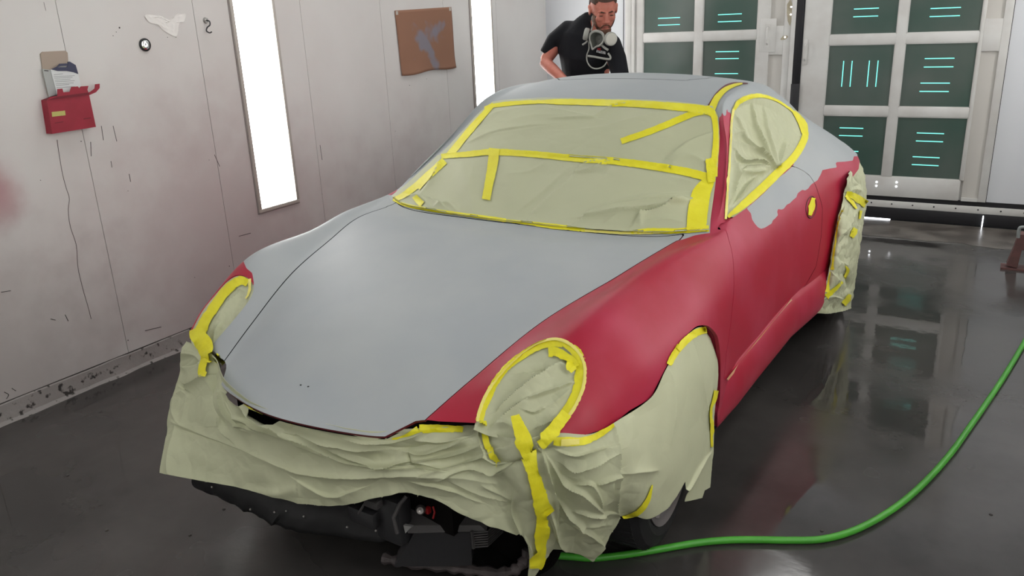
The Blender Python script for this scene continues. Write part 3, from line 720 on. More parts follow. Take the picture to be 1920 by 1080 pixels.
# bumper carrier bracket, horn, cooler with fins, lower lip
def boxc(mb, pxa, z, size, m_=0, bev=.004):
    p = atc(*pxa, 2, z); s_ = np.array(size)/2; return mb.box(p-s_, p+s_, m_, bev)
m = MB(); boxc(m, (738, 968), .235, (.06, .10, .15), 0, .012); boxc(m, (685, 965), .235, (.04, .10, .05), 0); m.tube([atc(745, 1000, 2, .22), atc(738, 970, 2, .27), atc(750, 945, 2, .31), atc(762, 930, 2, .33)], .006, 8, 1)
m.tube([atc(672, 963, 2, .26), atc(686, 940, 2, .30), atc(702, 935, 2, .31)], .004, 6, 1); boxc(m, (700, 942), .30, (.03, .05, .025), 1)
m.build('impact_bracket', [M['dark2'], M['dark3']], car)
hn = MB(); p = atc(789, 955, 2, .27); hn.lathe([(0, .012), (.006, .014), (.010, .014), (.014, .010), (.015, 0), (.008, -.01)], p, (.8, .5, .3), 20)
ho = hn.build('horn', M['steel'], car); rd = MB(); boxc(rd, (803, 956), .262, (.018, .014, .022)); rd.tube([atc(812, 972, 2, .25), atc(815, 960, 2, .27), atc(812, 950, 2, .28)], .003, 6); rd.build('connector', mat('red_plastic', lin(150, 20, 24), .4), ho)
m = MB(); p0 = atc(770, 1000, 2, .20); 
P = [atc(740, 1062, 2, .08), atc(778, 997, 2, .20), atc(800, 997, 2, .20), atc(806, 991, 2, .21), atc(845, 993, 2, .21), atc(848, 998, 2, .20), atc(883, 998, 2, .20), atc(885, 1060, 2, .09), atc(830, 1062, 2, .085)]
m.prism(P, 0, (-.05, -.03, .01)); m.build('air_duct', M['dark2'], car)
m = MB(); m.prism([atc(760, 985, 2, .22), atc(900, 985, 2, .22), atc(912, 996, 2, .205), atc(765, 1000, 2, .20)], 0, (-.05, -.02, .02)); m.build('cross_member', M['dark3'], car)
m = MB()
for k in range(7):
    a_, b_ = atc(888, 999+4.5*k, 2, .205-.009*k), atc(914, 997+4.5*k, 2, .205-.009*k); m.tube([a_, b_, b_+np.array([-.08, 0, 0])], .0028, 6)
a_, b_ = atc(885, 996, 2, .21), atc(888, 1028, 2, .15); m.tube([a_, b_], .005, 6); m.build('cooler_fins', M['dark3'], car)
m = MB(); P = [atc(718, 1046, 2, .07), atc(760, 1054, 2, .065), atc(830, 1062, 2, .06), atc(880, 1068, 2, .055), atc(940, 1074, 2, .05), atc(975, 1062, 2, .06), atc(992, 1030, 2, .10)]
m.tube(catmull(P, 40), [.016+.004*math.sin(i*1.7) for i in range(40)], 8); m.build('lower_lip', mat('scuffed_lip', lin(78, 70, 70), .6, col2=lin(40, 36, 36), noise_scale=14, bump=.5, bump_scale=30), car)
m = MB(); p = atc(950, 1020, 2, .16)
m.lathe([(.0, -.06), (.13, -.06), (.14, 0), (.13, .01), (.12, -.05)], p-np.array([.05, 0, 0]), (.9, .3, .1), 30); m.build('wheel_well_liner', M['gap'], car)
m = MB(); m.prism([atc(756, 985, 2, .24), atc(772, 988, 2, .24), atc(760, 1000, 2, .22)], 0, (-.01, 0, 0)); m.build('bracket_tab', mat('pale_tab', lin(120, 120, 118), .5), car)

# ------------------------------------------------------------------ masking paper and tape
def creases(px_, specs):
    """height field of folds traced in the sheet: (polyline, height m, half width, kind)
    kind 'r' sharp ridge, 'v' sharp valley, 's' step: one side lies higher, 'b' soft broad bulge"""
    h = np.zeros(len(px_))
    for line, a, wd, kind in specs:
        L = catmull(line, max(12, 8*len(line))) if len(line) > 2 else line
        d, t, sg = pdist(px_, L); tp = np.clip(np.sin(np.pi*np.clip(t*.92+.04, 0, 1)), 0, 1)**.5
        if kind == 'r': h += a*tp*np.exp(-d/wd)
        elif kind == 'v': h -= a*tp*np.exp(-d/wd)
        elif kind == 'b': h += a*tp*np.exp(-(d/wd)**2)
        elif kind == 's': h += a*tp*np.where(sg > 0, np.exp(-d/wd), np.exp(-d/(wd*.12)))
        elif kind == 'z': h += a*tp*np.where(sg < 0, np.exp(-d/wd), np.exp(-d/(wd*.12)))
    return h
SHEETS = []
def face_cam(N, V):
    d = car2w(V)-np.array([0, 0, CAMH]); nw = np.stack([CC*N[:, 0]-CS*N[:, 1], CS*N[:, 0]+CC*N[:, 1], N[:, 2]], 1)
    return -1 if (nw*d).sum() > 0 else 1
def sheet(name, V, Fs, h, label=None, cat=None, group=None, parent=None, thick=.0007):
    N = normals(V, Fs); s = face_cam(N, V); V = V+N*s*h[:, None]
    c = car2w(V) if parent is None else V
    o = mesh_ob(name, c, Fs, M['paper'], parent, loc=[c[:, 0].mean(), c[:, 1].mean(), c[:, 2].min()] if parent is None else None, angle=75)
    if thick: so = o.modifiers.new('t', 'SOLIDIFY'); so.thickness = thick; so.offset = 0
    if label: tag(o, label, cat, group)
    bv = BVHTree.FromPolygons(V.tolist(), Fs); SHEETS.append((V, list(Fs)))
    return o, bv
def patch(u0, u1, v0, v1, nu, nv):
    """dense piece of the body skin between control rows u0..u1 and columns v0..v1"""
    A = catmull(FULL, t=np.linspace(u0, u1, nu)); B = catmull(A.transpose(1, 0, 2), t=np.linspace(v0, v1, nv)).transpose(1, 0, 2)
    V = B.reshape(-1, 3); i = np.arange(nu-1)[:, None]*nv+np.arange(nv-1)[None]
    return V, [tuple(f) for f in np.stack([i, i+nv, i+nv+1, i+1], -1).reshape(-1, 4).tolist()]
def wtape(o, pts, wid, bvh, name='masking_tape', mt='tape', **k):
    """tape that belongs to a sheet"""
    V, Fs = ribbon(pts, wid, bvh=bvh, **k); c = car2w(V)-np.array(o.location)
    t = mesh_ob(name, c, Fs, M[mt], o, angle=70); return t

# --- windscreen
px_curve = lambda C: c2px(C)
WSP = np.concatenate([c2px(C_WB*MIRY)[::-1], c2px(C_WB)[1:], c2px(C_WS)[1:], c2px(C_WT)[::-1][1:], c2px(C_WT*MIRY)[1:], c2px(C_WS*MIRY)[::-1][1:]])
MIDL = [(700,300),(836,293),(880,288),(925,286),(1000,290),(1080,297),(1150,302),(1220,311),(1280,321),(1345,338),(1400,350)]
V, Fs = patch(4.7, 8.5, 4.6, 11.4, 250, 380)
V, Fs = inside(V, Fs, sdist(c2px(V), WSP)+1.2)
V, up_, lo_ = (lambda ph: (cut(V, Fs, ph)))(sdist(c2px(V), [(600,100)]+[(600,300)]+MIDL+[(1400,100)]))
def field(V, sc=9, seed=1, a=.0016, fine=.0005):
    q = V*np.array([1., 1., 1.])
    return a*(facets(q*[1, 1, 1.2], sc, seed)-.3)+.4*a*(facets(q, sc*2.3, seed+4)-.3)+fine*noise(q*30)
Vu, Fu = compact(V, up_); P = c2px(Vu)
cu = [([(885,248),(930,220),(985,208),(1040,210),(1118,224)], .006, 16, 's'), ([(884,270),(930,252),(985,242),(1035,238)], .004, 12, 'z'), ([(1035,228),(1080,226),(1118,224)], .004, 8, 'z'),
      ([(1090,246),(1130,244),(1190,228),(1270,210)], .007, 22, 's'), ([(1118,220),(1145,206),(1180,197)], .005, 7, 'z'), ([(955,232),(1000,222),(1060,222)], .003, 10, 'r'),
      ([(900,240),(960,205),(1040,199),(1100,204)], .003, 12, 'r'), ([(1250,300),(1290,270),(1338,250)], .005, 10, 's'), ([(1150,290),(1200,262),(1260,240)], .003, 18, 'b'), ([(860,280),(905,262),(960,250),(1070,236)], .003, 8, 'r'),
      ([(1255,312),(1275,300),(1300,298),(1330,312)], .006, 9, 'r'), ([(1210,205),(1240,200),(1275,206)], .003, 6, 'r'), ([(945,205),(985,202),(1040,203)], .002, 5, 'v'), ([(1290,215),(1320,218),(1338,222)], .004, 5, 's')]
hu = .005+2.4*creases(P, cu)+field(Vu, 6, 1, .003)+.004*noise(Vu*4.2+3)
ws_u, bv_u = sheet('masking_paper', Vu, Fu, hu, 'upper sheet of pale masking paper taped across the windscreen', 'masking paper', 'masking paper sheets on the car')
Vl, Fl = compact(V, lo_); P = c2px(Vl)
cl = [([(1078,330),(1082,322),(1100,310),(1130,303)], .008, 6, 's'), ([(1084,328),(1110,322),(1135,310),(1148,304)], .008, 5, 'z'), ([(1000,402),(1035,370),(1068,340),(1075,318)], .006, 22, 's'),
      ([(978,396),(1030,352),(1062,322)], .003, 14, 'z'), ([(1094,414),(1120,402),(1180,392),(1294,384)], .014, 20, 's'), ([(1095,412),(1150,408),(1200,404),(1292,388)], .010, 9, 'z'), ([(1190,424),(1205,412),(1240,402),(1290,378)], .012, 10, 's'),
      ([(1200,428),(1202,416),(1210,408)], .010, 5, 'r'), ([(1180,384),(1230,376),(1290,372)], .008, 13, 's'), ([(1128,388),(1190,372),(1285,362)], .004, 16, 's'), ([(1030,292),(1020,308),(990,324),(955,330)], .003, 4, 'r'),
      ([(866,300),(878,350),(894,408)], .004, 16, 'b'), ([(893,300),(884,350),(888,400)], .0025, 8, 'r'), ([(938,300),(958,340),(972,412)], .004, 22, 'b'), ([(815,392),(840,384),(858,398)], .007, 6, 'r'), ([(783,372),(815,378),(845,398)], .006, 6, 's'), ([(742,372),(770,370),(795,378),(812,396)], .006, 6, 'r'),
      ([(828,300),(820,325),(806,350),(790,372)], .008, 6, 'r'), ([(1210,424),(1250,420),(1290,424)], .006, 7, 'r'), ([(1135,425),(1160,412),(1192,408)], .006, 9, 'r'), ([(1268,335),(1300,345),(1320,350)], .004, 10, 's'), ([(1150,310),(1135,330),(1120,350)], .002, 7, 'r')]
hl = .005+2.1*creases(P, cl)+field(Vl, 5, 3, .003)+.004*noise(Vl*4.2+8)
ws_l, bv_l = sheet('masking_paper', Vl, Fl, hl, 'lower sheet of pale masking paper over the windscreen above the bonnet', 'masking paper', 'masking paper sheets on the car')
k = dict(wob=1.0)
wtape(ws_u, [(909,204),(925,199),(969,194),(1013,192)], [6, 8, 7], bv_u, seed=1, **k)
wtape(ws_u, [(1010,192),(1058,192),(1147,194),(1213,197),(1300,204),(1336,211)], [6, 11, 12, 13, 15, 15], bv_u, seed=2, **k)
wtape(ws_u, [(926,196),(908,215),(880,247),(848,286),(836,299)], [8, 12, 13, 13], bv_u, seed=3, **k)
wtape(ws_u, [(1326,207),(1338,216),(1342,232),(1343,262),(1340,300),(1338,332)], [15, 13, 12, 13, 14], bv_u, seed=4, **k)
wtape(ws_u, [(1332,206),(1305,212),(1280,222),(1225,245),(1165,266)], [15, 12, 12, 11], bv_u, seed=5, off=.0035, **k)
wtape(ws_l, [(834,302),(810,324),(780,350),(755,368),(738,375)], [14, 14, 11, 8], bv_l, seed=6, **k)
wtape(ws_l, [(737,375),(760,385),(806,394),(877,404),(949,414)], [5, 6, 6, 7], bv_l, seed=7, **k)
wtape(ws_l, [(945,414),(1036,425),(1097,432)], [4, 10, 7], bv_l, seed=8, **k)
wtape(ws_l, [(1090,433),(1150,437),(1194,438),(1240,437)], [5, 5, 5], bv_l, mt='tape_edge', seed=9, **k)
wtape(ws_l, [(1180,437),(1215,434),(1269,434),(1329,429)], [6, 10, 10, 12], bv_l, seed=10, **k)
wtape(ws_l, [(1330,332),(1326,345),(1316,362),(1310,385),(1307,410),(1305,434)], [20, 24, 34, 38, 38, 36], bv_l, seed=11, off=.004, **k)
wtape(ws_l, [(778,368),(786,378),(793,384)], [11, 13, 12], bv_l, seed=12, off=.004, **k)
wtape(ws_l, [(812,322),(800,338),(786,356)], [5, 6, 5], bv_l, seed=13, off=.004, **k)
_a, _b = SHEETS[0], SHEETS[1]; both = BVHTree.FromPolygons(np.concatenate([_a[0], _b[0]]).tolist(), list(_a[1])+[tuple(i+len(_a[0]) for i in f) for f in _b[1]])
wtape(ws_l, [(828,294),(880,290),(926,286),(1000,290),(1080,298),(1150,303),(1220,312),(1280,322),(1336,336)], [9, 11, 12, 12, 13, 14, 15, 16], both, seed=14, off=.0035, **k)
wtape(ws_l, [(928,280),(925,310),(918,345),(912,376)], [20, 19, 16, 16], both, seed=15, off=.006, **k)
wtape(ws_l, [(1329,300),(1332,318),(1334,345)], [13, 17, 14], both, seed=16, off=.008, wob=2.5)
wtape(ws_u, [(1334,206),(1345,184),(1360,169),(1377,161),(1392,158)], [14, 12, 9, 6, 3], BVH, seed=17, off=.003, wob=.6)
strip([(1328,199),(1343,177),(1360,163),(1378,157),(1402,157)], [3, 4, 6, 5, 2], name='roof_joint', mt='red_dark', off=.0015)

# --- side window
SWP = [(1358,418),(1359,383),(1362,330),(1363,329),(1367,261),(1369,220),(1372,201),(1379,188),(1392,180),(1411,176),(1434,177),(1458,186),(1482,203),(1505,222),(1514,241),(1516,254),(1507,276),(1494,297),(1477,315),(1460,330),(1432,358),(1398,392),(1368,413)]
V, Fs = patch(5.6, 11.6, 3.6, 5.6, 420, 170)
V, Fs = inside(V, Fs, sdist(c2px(V), SWP)+.8)
P = c2px(V); c0 = (1453, 313)
fan = [([c0, (1420,283),(1395,250)], .016, 7, 's'), ([c0, (1432,292),(1400,268),(1378,262)], .010, 6, 'z'), ([c0, (1438,275),(1420,235),(1415,195)], .014, 8, 's'), ([c0, (1448,270),(1440,235),(1438,200)], .010, 7, 's'),
       ([c0, (1458,280),(1462,250),(1455,215)], .008, 6, 'z'), ([c0, (1468,285),(1478,262)], .010, 6, 's'), ([c0, (1476,280),(1490,262)], .006, 5, 'z'), ([c0, (1425,300),(1395,300),(1375,280)], .014, 7, 's'),
       ([c0, (1430,308),(1400,310),(1374,308)], .010, 6, 'z'), ([(1400,310),(1385,322),(1378,345),(1374,375)], .012, 6, 's'), ([(1440,318),(1415,322),(1395,318)], .012, 5, 'r'), ([(1374,370),(1382,340),(1378,300),(1372,250)], .012, 6, 'r'),
       ([(1395,250),(1390,225),(1382,210)], .008, 6, 's'), ([(1420,330),(1400,350),(1385,375)], .010, 6, 'z'), ([(1378,250),(1392,245),(1404,255)], .008, 6, 'r'), ([c0, (1445,300),(1440,288)], .01, 4, 'v')]
edge = np.clip(-sdist(P, SWP)/16, 0, 1)
h = .0045+edge*(creases(P, fan)*2.0+field(V, 11, 6, .006, .001)-.024)
sw, bv_s = sheet('masking_paper', V, Fs, h, 'crumpled masking paper filling the side window above the red door', 'masking paper', 'masking paper sheets on the car')
wtape(sw, [(1364,408),(1384,393),(1400,379),(1432,350),(1460,322),(1477,307),(1491,291),(1503,271),(1509,254),(1507,242)], [5, 12, 15, 15, 15, 14, 13, 13, 12, 10], bv_s, seed=21, off=.004, **k)
wtape(sw, [(1508,250),(1505,236),(1497,222),(1487,210)], [13, 16, 12, 6], bv_s, seed=22, off=.004, **k)
wtape(sw, [(1375,206),(1383,193),(1395,185),(1413,180),(1434,181),(1458,190),(1483,207),(1500,224)], [5, 8, 9, 8, 6, 4, 4, 4], bv_s, seed=23, off=.003, **k)
wtape(sw, [(1374,205),(1371,225),(1369,262),(1365,330),(1361,383),(1360,412)], [5, 4, 4, 4, 4, 4], bv_s, mt='tape_edge', seed=24, off=.003, **k)
# --- door handle and sill joint
th = np.linspace(0, 2*math.pi, 40)
ring = [(1520.5+9.5*math.cos(t)+2.5*math.sin(t), 388.5+2*math.cos(t)-20*math.sin(t)) for t in th]
hp = []
for q in ring:
    o, d = ray_c(*q); hp.append(np.array(BVH.ray_cast(Vector(o), Vector(d))[0]))
mh = MB().tube(hp, .003, 8, closed=True); hr = mh.build('handle_recess', M['red_dark'], car)
wtape(ws_u, [(1524,371),(1521,388),(1517,404)], [7, 12, 7], BVH, name='handle_tape', seed=30, off=.004, wob=3).parent
V, Fs = ribbon([(1361,711),(1414,644),(1457,593),(1482,561)], [4, 4.5, 4, 3.5], off=.006); mesh_ob('sill_tape', V, Fs, mat('orange_fine_line', lin(224, 160, 110), .5, col2=lin(230, 190, 160), noise_scale=6), car)

# --- headlights
def light_sheet(side, ringpx, px_of, cr, label, seed, extend):
    V, Fs = patch(0, 2.8, 2.0, 6.2, 260, 260)
    V, Fs = inside(V, Fs, sdist(c2px(V), RR)-3.0)
    if side < 0: V = V*MIRY; Fs = [f[::-1] for f in Fs]
    P = c2px(V); e = np.clip((-sdist(P, ringpx))/22, 0, 1)
    h = -.004+e*(creases(P, cr)*1.5-.020+field(V, 13, seed, .006, .001))
    return sheet('masking_paper', V, Fs, h, label, 'masking paper', 'masking paper sheets on the car')
RR = [(893,793)]+HL_PX+[(1049,813),(1040,850),(880,850)]
crR = [([(945,700),(1000,690),(1035,678)], .012, 8, 's'), ([(930,760),(975,728),(1020,695),(1046,676)], .022, 14, 's'), ([(925,790),(960,762),(985,745)], .014, 9, 's'), ([(985,745),(1030,730),(1080,712)], .012, 9, 'z'),
       ([(985,690),(1012,684),(1010,700)], .012, 6, 'v'), ([(1046,676),(1060,682),(1078,694)], .012, 7, 'r'), ([(1000,800),(1030,790),(1042,775)], .014, 7, 's'), ([(1040,750),(1060,735),(1072,725)], .010, 7, 'r'), ([(910,800),(940,790),(965,800)], .01, 8, 'r'),
       ([(965,800),(985,820),(1000,838)], .01, 8, 's'), ([(1020,760),(1000,770),(980,765)], .008, 6, 's')]
hr_o, bv_hr = light_sheet(1, RR, c2px, crR, 'crumpled masking paper over the headlight in the red wing', 11, None)
k2 = dict(wob=2.2, off=.004)
wtape(hr_o, [(q[0]+(996-q[0])*.018, q[1]+(728-q[1])*.018) for q in HL_PX[::4]], [4, 4, 4], bv_hr, mt='tape_edge', seed=30, off=.0065, wob=.4)
wtape(hr_o, [(899,790),(904,772),(911,755),(917,742),(927,722),(938,706)], [14, 12, 14, 13, 12], bv_hr, seed=31, **k2)
wtape(hr_o, [(936,709),(950,692),(972,674),(1003,656),(1036,645),(1056,646)], [11, 11, 12, 12, 12], bv_hr, seed=32, **k2)
wtape(hr_o, [(1030,661),(1050,664),(1072,680),(1080,692)], [18, 20, 22, 20], bv_hr, seed=33, wob=3, off=.008)
wtape(hr_o, [(1056,644),(1078,658),(1089,682),(1088,712),(1080,742),(1065,770),(1052,785),(1038,804)], [9, 18, 20, 21, 21, 20, 20], bv_hr, seed=34, **k2)
LLp = catmull([(400,652),(357,622),(370,597),(387,572),(407,547),(432,523),(450,513),(466,517),(473,535),(469,558),(457,585),(440,612),(420,642)], 80, closed=True).tolist()
LLc = c2px(catmull([(.635,.531,.613),(.522,.523,.685),(.427,.568,.745),(.385,.64,.774),(.405,.717,.75),(.467,.757,.688),(.57,.744,.612)], 60)*MIRY)
LLp = [tuple(q) for q in LLc]+[(352,634),(372,660),(398,662)]
crL = [([(395,610),(420,570),(440,545)], .014, 9, 's'), ([(400,640),(425,615),(445,600)], .016, 9, 's'), ([(395,645),(400,620),(410,600)], .012, 7, 'z'), ([(437,535),(450,538),(462,545)], .008, 5, 'r'), ([(430,590),(440,590),(446,598)], .012, 5, 'v')]
hl_o, bv_hl = light_sheet(-1, LLp, c2px, crL, 'crumpled masking paper over the headlight in the grey wing', 17, None)
wtape(hl_o, [(466,532),(453,527),(438,535),(418,555),(400,581),(385,605),(377,624)], [14, 16, 18, 18, 18, 20, 22], bv_hl, seed=35, **k2)
wtape(hl_o, [(469,524),(469,545),(463,562)], [5, 5, 3], bv_hl, mt='tape_edge', seed=36, **k2)

# --- nose, wing and wheel drape: one hanging sheet from the left of the picture round to the front wheel
G = [ # columns: (px, py, plane, value) from the taped edge down to the hem
 [(350,640,2,.59),(346,682,2,.50),(331,735,2,.42),(317,788,2,.35),(308,840,2,.30),(301,888,2,.25)],
 [(374,650,2,.60),(372,702,2,.53),(358,752,2,.45),(340,795,2,.375),(333,846,2,.32),(335,894,2,.265)],
 [(404,672,2,.61),(400,722,2,.545),(388,772,2,.47),(380,812,2,.395),(388,862,2,.335),(396,906,2,.28)],
 [(424,715,2,.61),(432,750,2,.55),(446,793,2,.48),(450,834,2,.415),(460,882,2,.35),(470,921,2,.29)],
 [(490,762,2,.60),(506,786,2,.55),(520,823,2,.485),(534,866,2,.42),(545,910,2,.36),(550,943,2,.305)],
 [(589,790,2,.595),(600,814,2,.555),(612,845,2,.495),(625,884,2,.435),(635,924,2,.375),(640,949,2,.33)],
 [(690,808,2,.59),(695,831,2,.555),(705,855,2,.505),(715,889,2,.455),(718,914,2,.41),(718,933,2,.38)],
 [(768,804,2,.59),(775,826,2,.555),(785,855,2,.51),(795,891,2,.465),(798,914,2,.425),(797,934,2,.39)],
 [(845,800,2,.588),(852,827,2,.56),(865,860,2,.51),(880,900,2,.46),(883,934,2,.405),(878,968,2,.35)],
 [(903,797,2,.585),(914,833,2,.56),(930,870,2,.51),(945,907,2,.45),(955,955,2,.37),(962,1015,2,.27)],
 [(960,822,2,.60),(968,852,2,.56),(985,892,2,.50),(998,940,2,.42),(998,1010,2,.27),(990,1094,2,.09)],
 [(1046,812,2,.612),(1048,848,2,.56),(1050,893,2,.48),(1052,940,2,.39),(1050,988,2,.29),(1040,1048,2,.15)],
 [(1110,813,1,.80),(1110,850,1,.815),(1112,900,1,.82),(1112,950,1,.81),(1112,1000,1,.785),(1113,1051,1,.75)],
 [(1165,784,1,.845),(1165,830,1,.86),(1165,870,1,.865),(1165,910,1,.86),(1165,945,1,.845),(1168,972,1,.83)],
 [(1222,744,1,.872),(1220,800,1,.885),(1218,850,1,.89),(1217,900,1,.89),(1216,940,1,.888),(1216,973,1,.88)],
 [(1250,690,1,.87),(1250,760,1,.892),(1250,830,1,.905),(1252,880,1,.91),(1252,920,1,.905),(1252,954,1,.90)],
 [(1284,634,1,.865),(1284,720,1,.90),(1284,790,1,.91),(1284,850,1,.915),(1285,900,1,.915),(1286,946,1,.91)],
 [(1314,613,1,.855),(1320,700,1,.895),(1320,780,1,.905),(1318,850,1,.91),(1317,900,1,.905),(1316,938,1,.90)],
 [(1331,634,1,.84),(1347,690,1,.86),(1342,760,1,.88),(1337,840,1,.885),(1335,880,1,.885),(1334,920,1,.88)],
]
G3 = np.array([[atc(a, b, c, d) for (a, b, c, d) in col] for col in G])
V, Fs = grid_surface(G3, 18*52+1, 5*56+1)
P0 = c2px(V)
# trim the hem to its real outline
HEM = [(200,500),(300,887),(340,897),(400,906),(450,916),(500,926),(540,938),(560,945),(600,949),(640,949),(680,943),(720,932),(745,926),(770,927),(800,938),(850,957),(900,980),(940,993),(968,1003),(976,998),(984,1003),(990,1015),(992,1040),(990,1062),(986,1085),(996,1082),(1012,1060),(1028,1042),(1036,1028),(1060,1030),(1090,1040),(1112,1053),(1125,1035),(1140,1012),(1158,985),(1164,972),(1178,970),(1200,975),(1215,975),(1235,966),(1252,953),(1270,930),(1285,903),(1287,922),(1285,941),(1300,938),(1318,934),(1322,920),(1332,914),(1335,880),(1338,850),(1338,800),(1341,760),(1346,735),(1351,690),(1346,660),(1336,636),(1326,614),(1312,600),(1250,600),(1250,200),(200,200)]
V, Fs = inside(V, Fs, sdist(c2px(V), HEM))
for hole in ([(421,731),(441,743),(462,756),(450,757),(432,748)], [(470,763),(505,777),(540,790),(520,789),(488,776)]):
    V, Fs = outside(V, Fs, sdist(c2px(V), hole))
P = c2px(V)
dr = [ # folds traced along the drape
 ([(328,793),(400,822),(480,852),(560,884),(640,893),(760,890),(860,895),(930,905)], .014, 12, 'r'),
 ([(345,806),(440,838),(540,876)], .006, 7, 'v'),
 ([(338,740),(362,722),(385,706),(396,700)], .016, 7, 's'), ([(345,732),(352,726)], .03, 5, 'v'),
 ([(396,640),(398,680),(394,720),(398,760),(420,800)], .018, 7, 'v'), ([(384,700),(392,730),(396,762)], .010, 6, 'r'), ([(412,720),(420,760),(440,785),(470,800)], .014, 8, 's'),
 ([(360,640),(350,680),(352,690),(378,680)], .010, 7, 'r'), ([(350,690),(365,684),(382,672)], .010, 5, 'v'), ([(352,660),(372,670),(378,694)], .008, 7, 'r'),
 ([(335,745),(330,775),(345,800)], .008, 8, 'r'), ([(400,730),(404,765),(412,800),(430,820)], .010, 8, 'z'),
 ([(420,735),(480,770),(560,812),(640,858),(700,872),(780,872)], .016, 9, 's'), ([(430,760),(470,790),(540,818),(600,850)], .012, 9, 's'), ([(470,765),(540,798),(610,826),(690,840),(760,846)], .016, 10, 's'),
 ([(520,790),(600,814),(690,838),(755,846),(800,838)], .012, 7, 'v'), ([(600,830),(660,860),(720,874),(770,866),(830,880)], .012, 8, 'z'), ([(430,752),(450,776),(456,800),(470,806)], .010, 6, 'r'),
 ([(540,800),(590,802),(640,822),(700,828),(745,826),(790,812)], .010, 6, 's'), ([(755,846),(790,850),(830,838),(880,822)], .014, 8, 's'), ([(760,870),(800,862),(850,850),(900,835)], .014, 8, 's'), ([(765,850),(770,868),(790,876)], .012, 6, 'v'),
 ([(780,826),(830,828),(880,818)], .010, 6, 'r'), ([(790,890),(850,875),(910,850),(940,840)], .012, 8, 's'), ([(820,900),(880,880),(930,880),(975,862)], .012, 8, 'z'), ([(700,880),(760,878),(840,884)], .008, 7, 's'), ([(900,885),(940,880),(960,868)], .012, 7, 'r'),
 ([(896,802),(902,830),(925,862),(950,870)], .010, 7, 's'), ([(928,872),(960,868),(985,860)], .014, 5, 'v'), ([(1010,838),(1020,858),(1030,900),(1040,960),(1036,1010)], .018, 8, 's'), ([(992,840),(1010,850),(1040,838)], .014, 7, 'v'),
 ([(1030,860),(1060,900),(1100,920),(1130,960)], .014, 10, 's'), ([(1020,940),(1040,1000),(1060,1030)], .014, 8, 'z'), ([(1040,930),(1075,960),(1110,1000),(1130,1020)], .014, 10, 's'),
 ([(1045,842),(1090,850),(1140,838)], .010, 8, 's'), ([(1060,870),(1085,880),(1120,868),(1150,850)], .012, 9, 'z'), ([(1085,905),(1110,903),(1122,925),(1126,945)], .012, 7, 's'), ([(1120,905),(1140,890),(1155,880)], .012, 7, 's'),
 ([(1152,800),(1155,850),(1150,900),(1152,940),(1162,970)], .014, 9, 's'), ([(1180,780),(1176,850),(1178,900)], .006, 14, 'b'), ([(1128,945),(1140,925),(1142,900)], .010, 6, 'z'), ([(1080,955),(1120,962),(1152,960)], .010, 8, 's'), ([(1080,985),(1110,984),(1145,985)], .008, 6, 'r'),
 ([(1250,690),(1258,705),(1262,760),(1255,830)], .006, 6, 's'), ([(1296,630),(1310,690),(1324,760),(1330,800)], .006, 6, 's'), ([(1262,703),(1261,760),(1258,840)], .004, 8, 'r'), ([(1330,640),(1336,700),(1334,770)], .004, 10, 'b'),
 ([(1160,885),(1200,878),(1230,880)], .008, 10, 'r'), ([(1215,800),(1205,870),(1190,950)], .008, 20, 'b'), ([(1255,950),(1290,915),(1310,880),(1330,850)], .008, 6, 's'), ([(985,1000),(998,1030),(994,1070)], .010, 7, 'r'), ([(975,1000),(960,960),(965,930)], .012, 8, 's'),
 ([(455,925),(520,925),(560,915)], .006, 12, 'b'), ([(560,900),(600,925),(630,930),(680,915)], .008, 12, 's'), ([(780,905),(840,915),(900,940)], .008, 9, 's'), ([(850,905),(900,925),(950,940)], .006, 8, 'z'), ([(905,908),(930,920),(960,935)], .008, 7, 'r'),
 ([(325,850),(370,860),(410,885)], .003, 20, 'b'), ([(338,790),(328,830),(318,888)], .012, 9, 'r'), ([(360,720),(352,750),(345,790)], .006, 8, 'r')]
top = np.clip((P[:, 1]-650)/60, 0, 1)
side = np.clip((P[:, 0]-1150)/60, 0, 1)
rim = np.clip(-sdist(P, [(300,600)]+[(350,640),(404,672),(424,715),(490,762),(589,790),(690,808),(768,804),(845,800),(903,797),(1046,812),(1110,813),(1165,784),(1222,744),(1250,690),(1284,634),(1314,613),(1400,560),(1400,1200),(200,1200)])/9, .1, 1)
h = rim*(creases(P, [(l_, a_*1.5, w_*.85, k_) for l_, a_, w_, k_ in dr])+field(V, 7.5, 21, .012, .0008)*(1-.75*side)*np.where(P[:, 0] < 560, .55, 1)*.9+.010*noise(V*7+4)*(1-.7*side)+.0022*noise(V*np.array([22., 22, 22]))*(P[:, 0] < 560)*(P[:, 1] > 800))
nose, bv_n = sheet('masking_paper', V, Fs, h, 'big crumpled masking paper hanging round the nose and the front wheel of the car', 'masking paper', 'masking paper sheets on the car', thick=.001)
k3 = dict(wob=1.6, off=.004)
wtape(nose, [(907,792),(910,812),(919,840),(936,868)], [13, 13, 14, 14], bv_n, seed=41, off=.008, wob=2)
wtape(nose, [(968,782),(974,800),(984,828),(996,862),(1004,900),(1012,936),(1018,965),(1013,1000),(1008,1045),(1004,1062)], [16, 22, 30, 26, 26, 26, 27, 24, 18, 12], bv_n, seed=42, off=.014, wob=2)
wtape(nose, [(1062,776),(1047,795),(1030,815),(1010,830)], [20, 22, 22, 18], bv_n, seed=43, off=.012, wob=2)
wtape(nose, [(1038,826),(1065,828),(1095,827),(1125,815),(1152,798)], [14, 16, 14, 12, 6], bv_n, seed=44, **k3)
wtape(nose, [(1052,828),(1066,828),(1084,828)], [11, 11, 11], bv_n, seed=45, mt='tape_edge', off=.009)
wtape(nose, [(783,804),(810,803),(845,804),(868,807)], [16, 14, 13, 12], bv_n, seed=46, **k3)
wtape(nose, [(735,822),(760,816),(784,804)], [3, 6, 12], bv_n, seed=47, **k3)
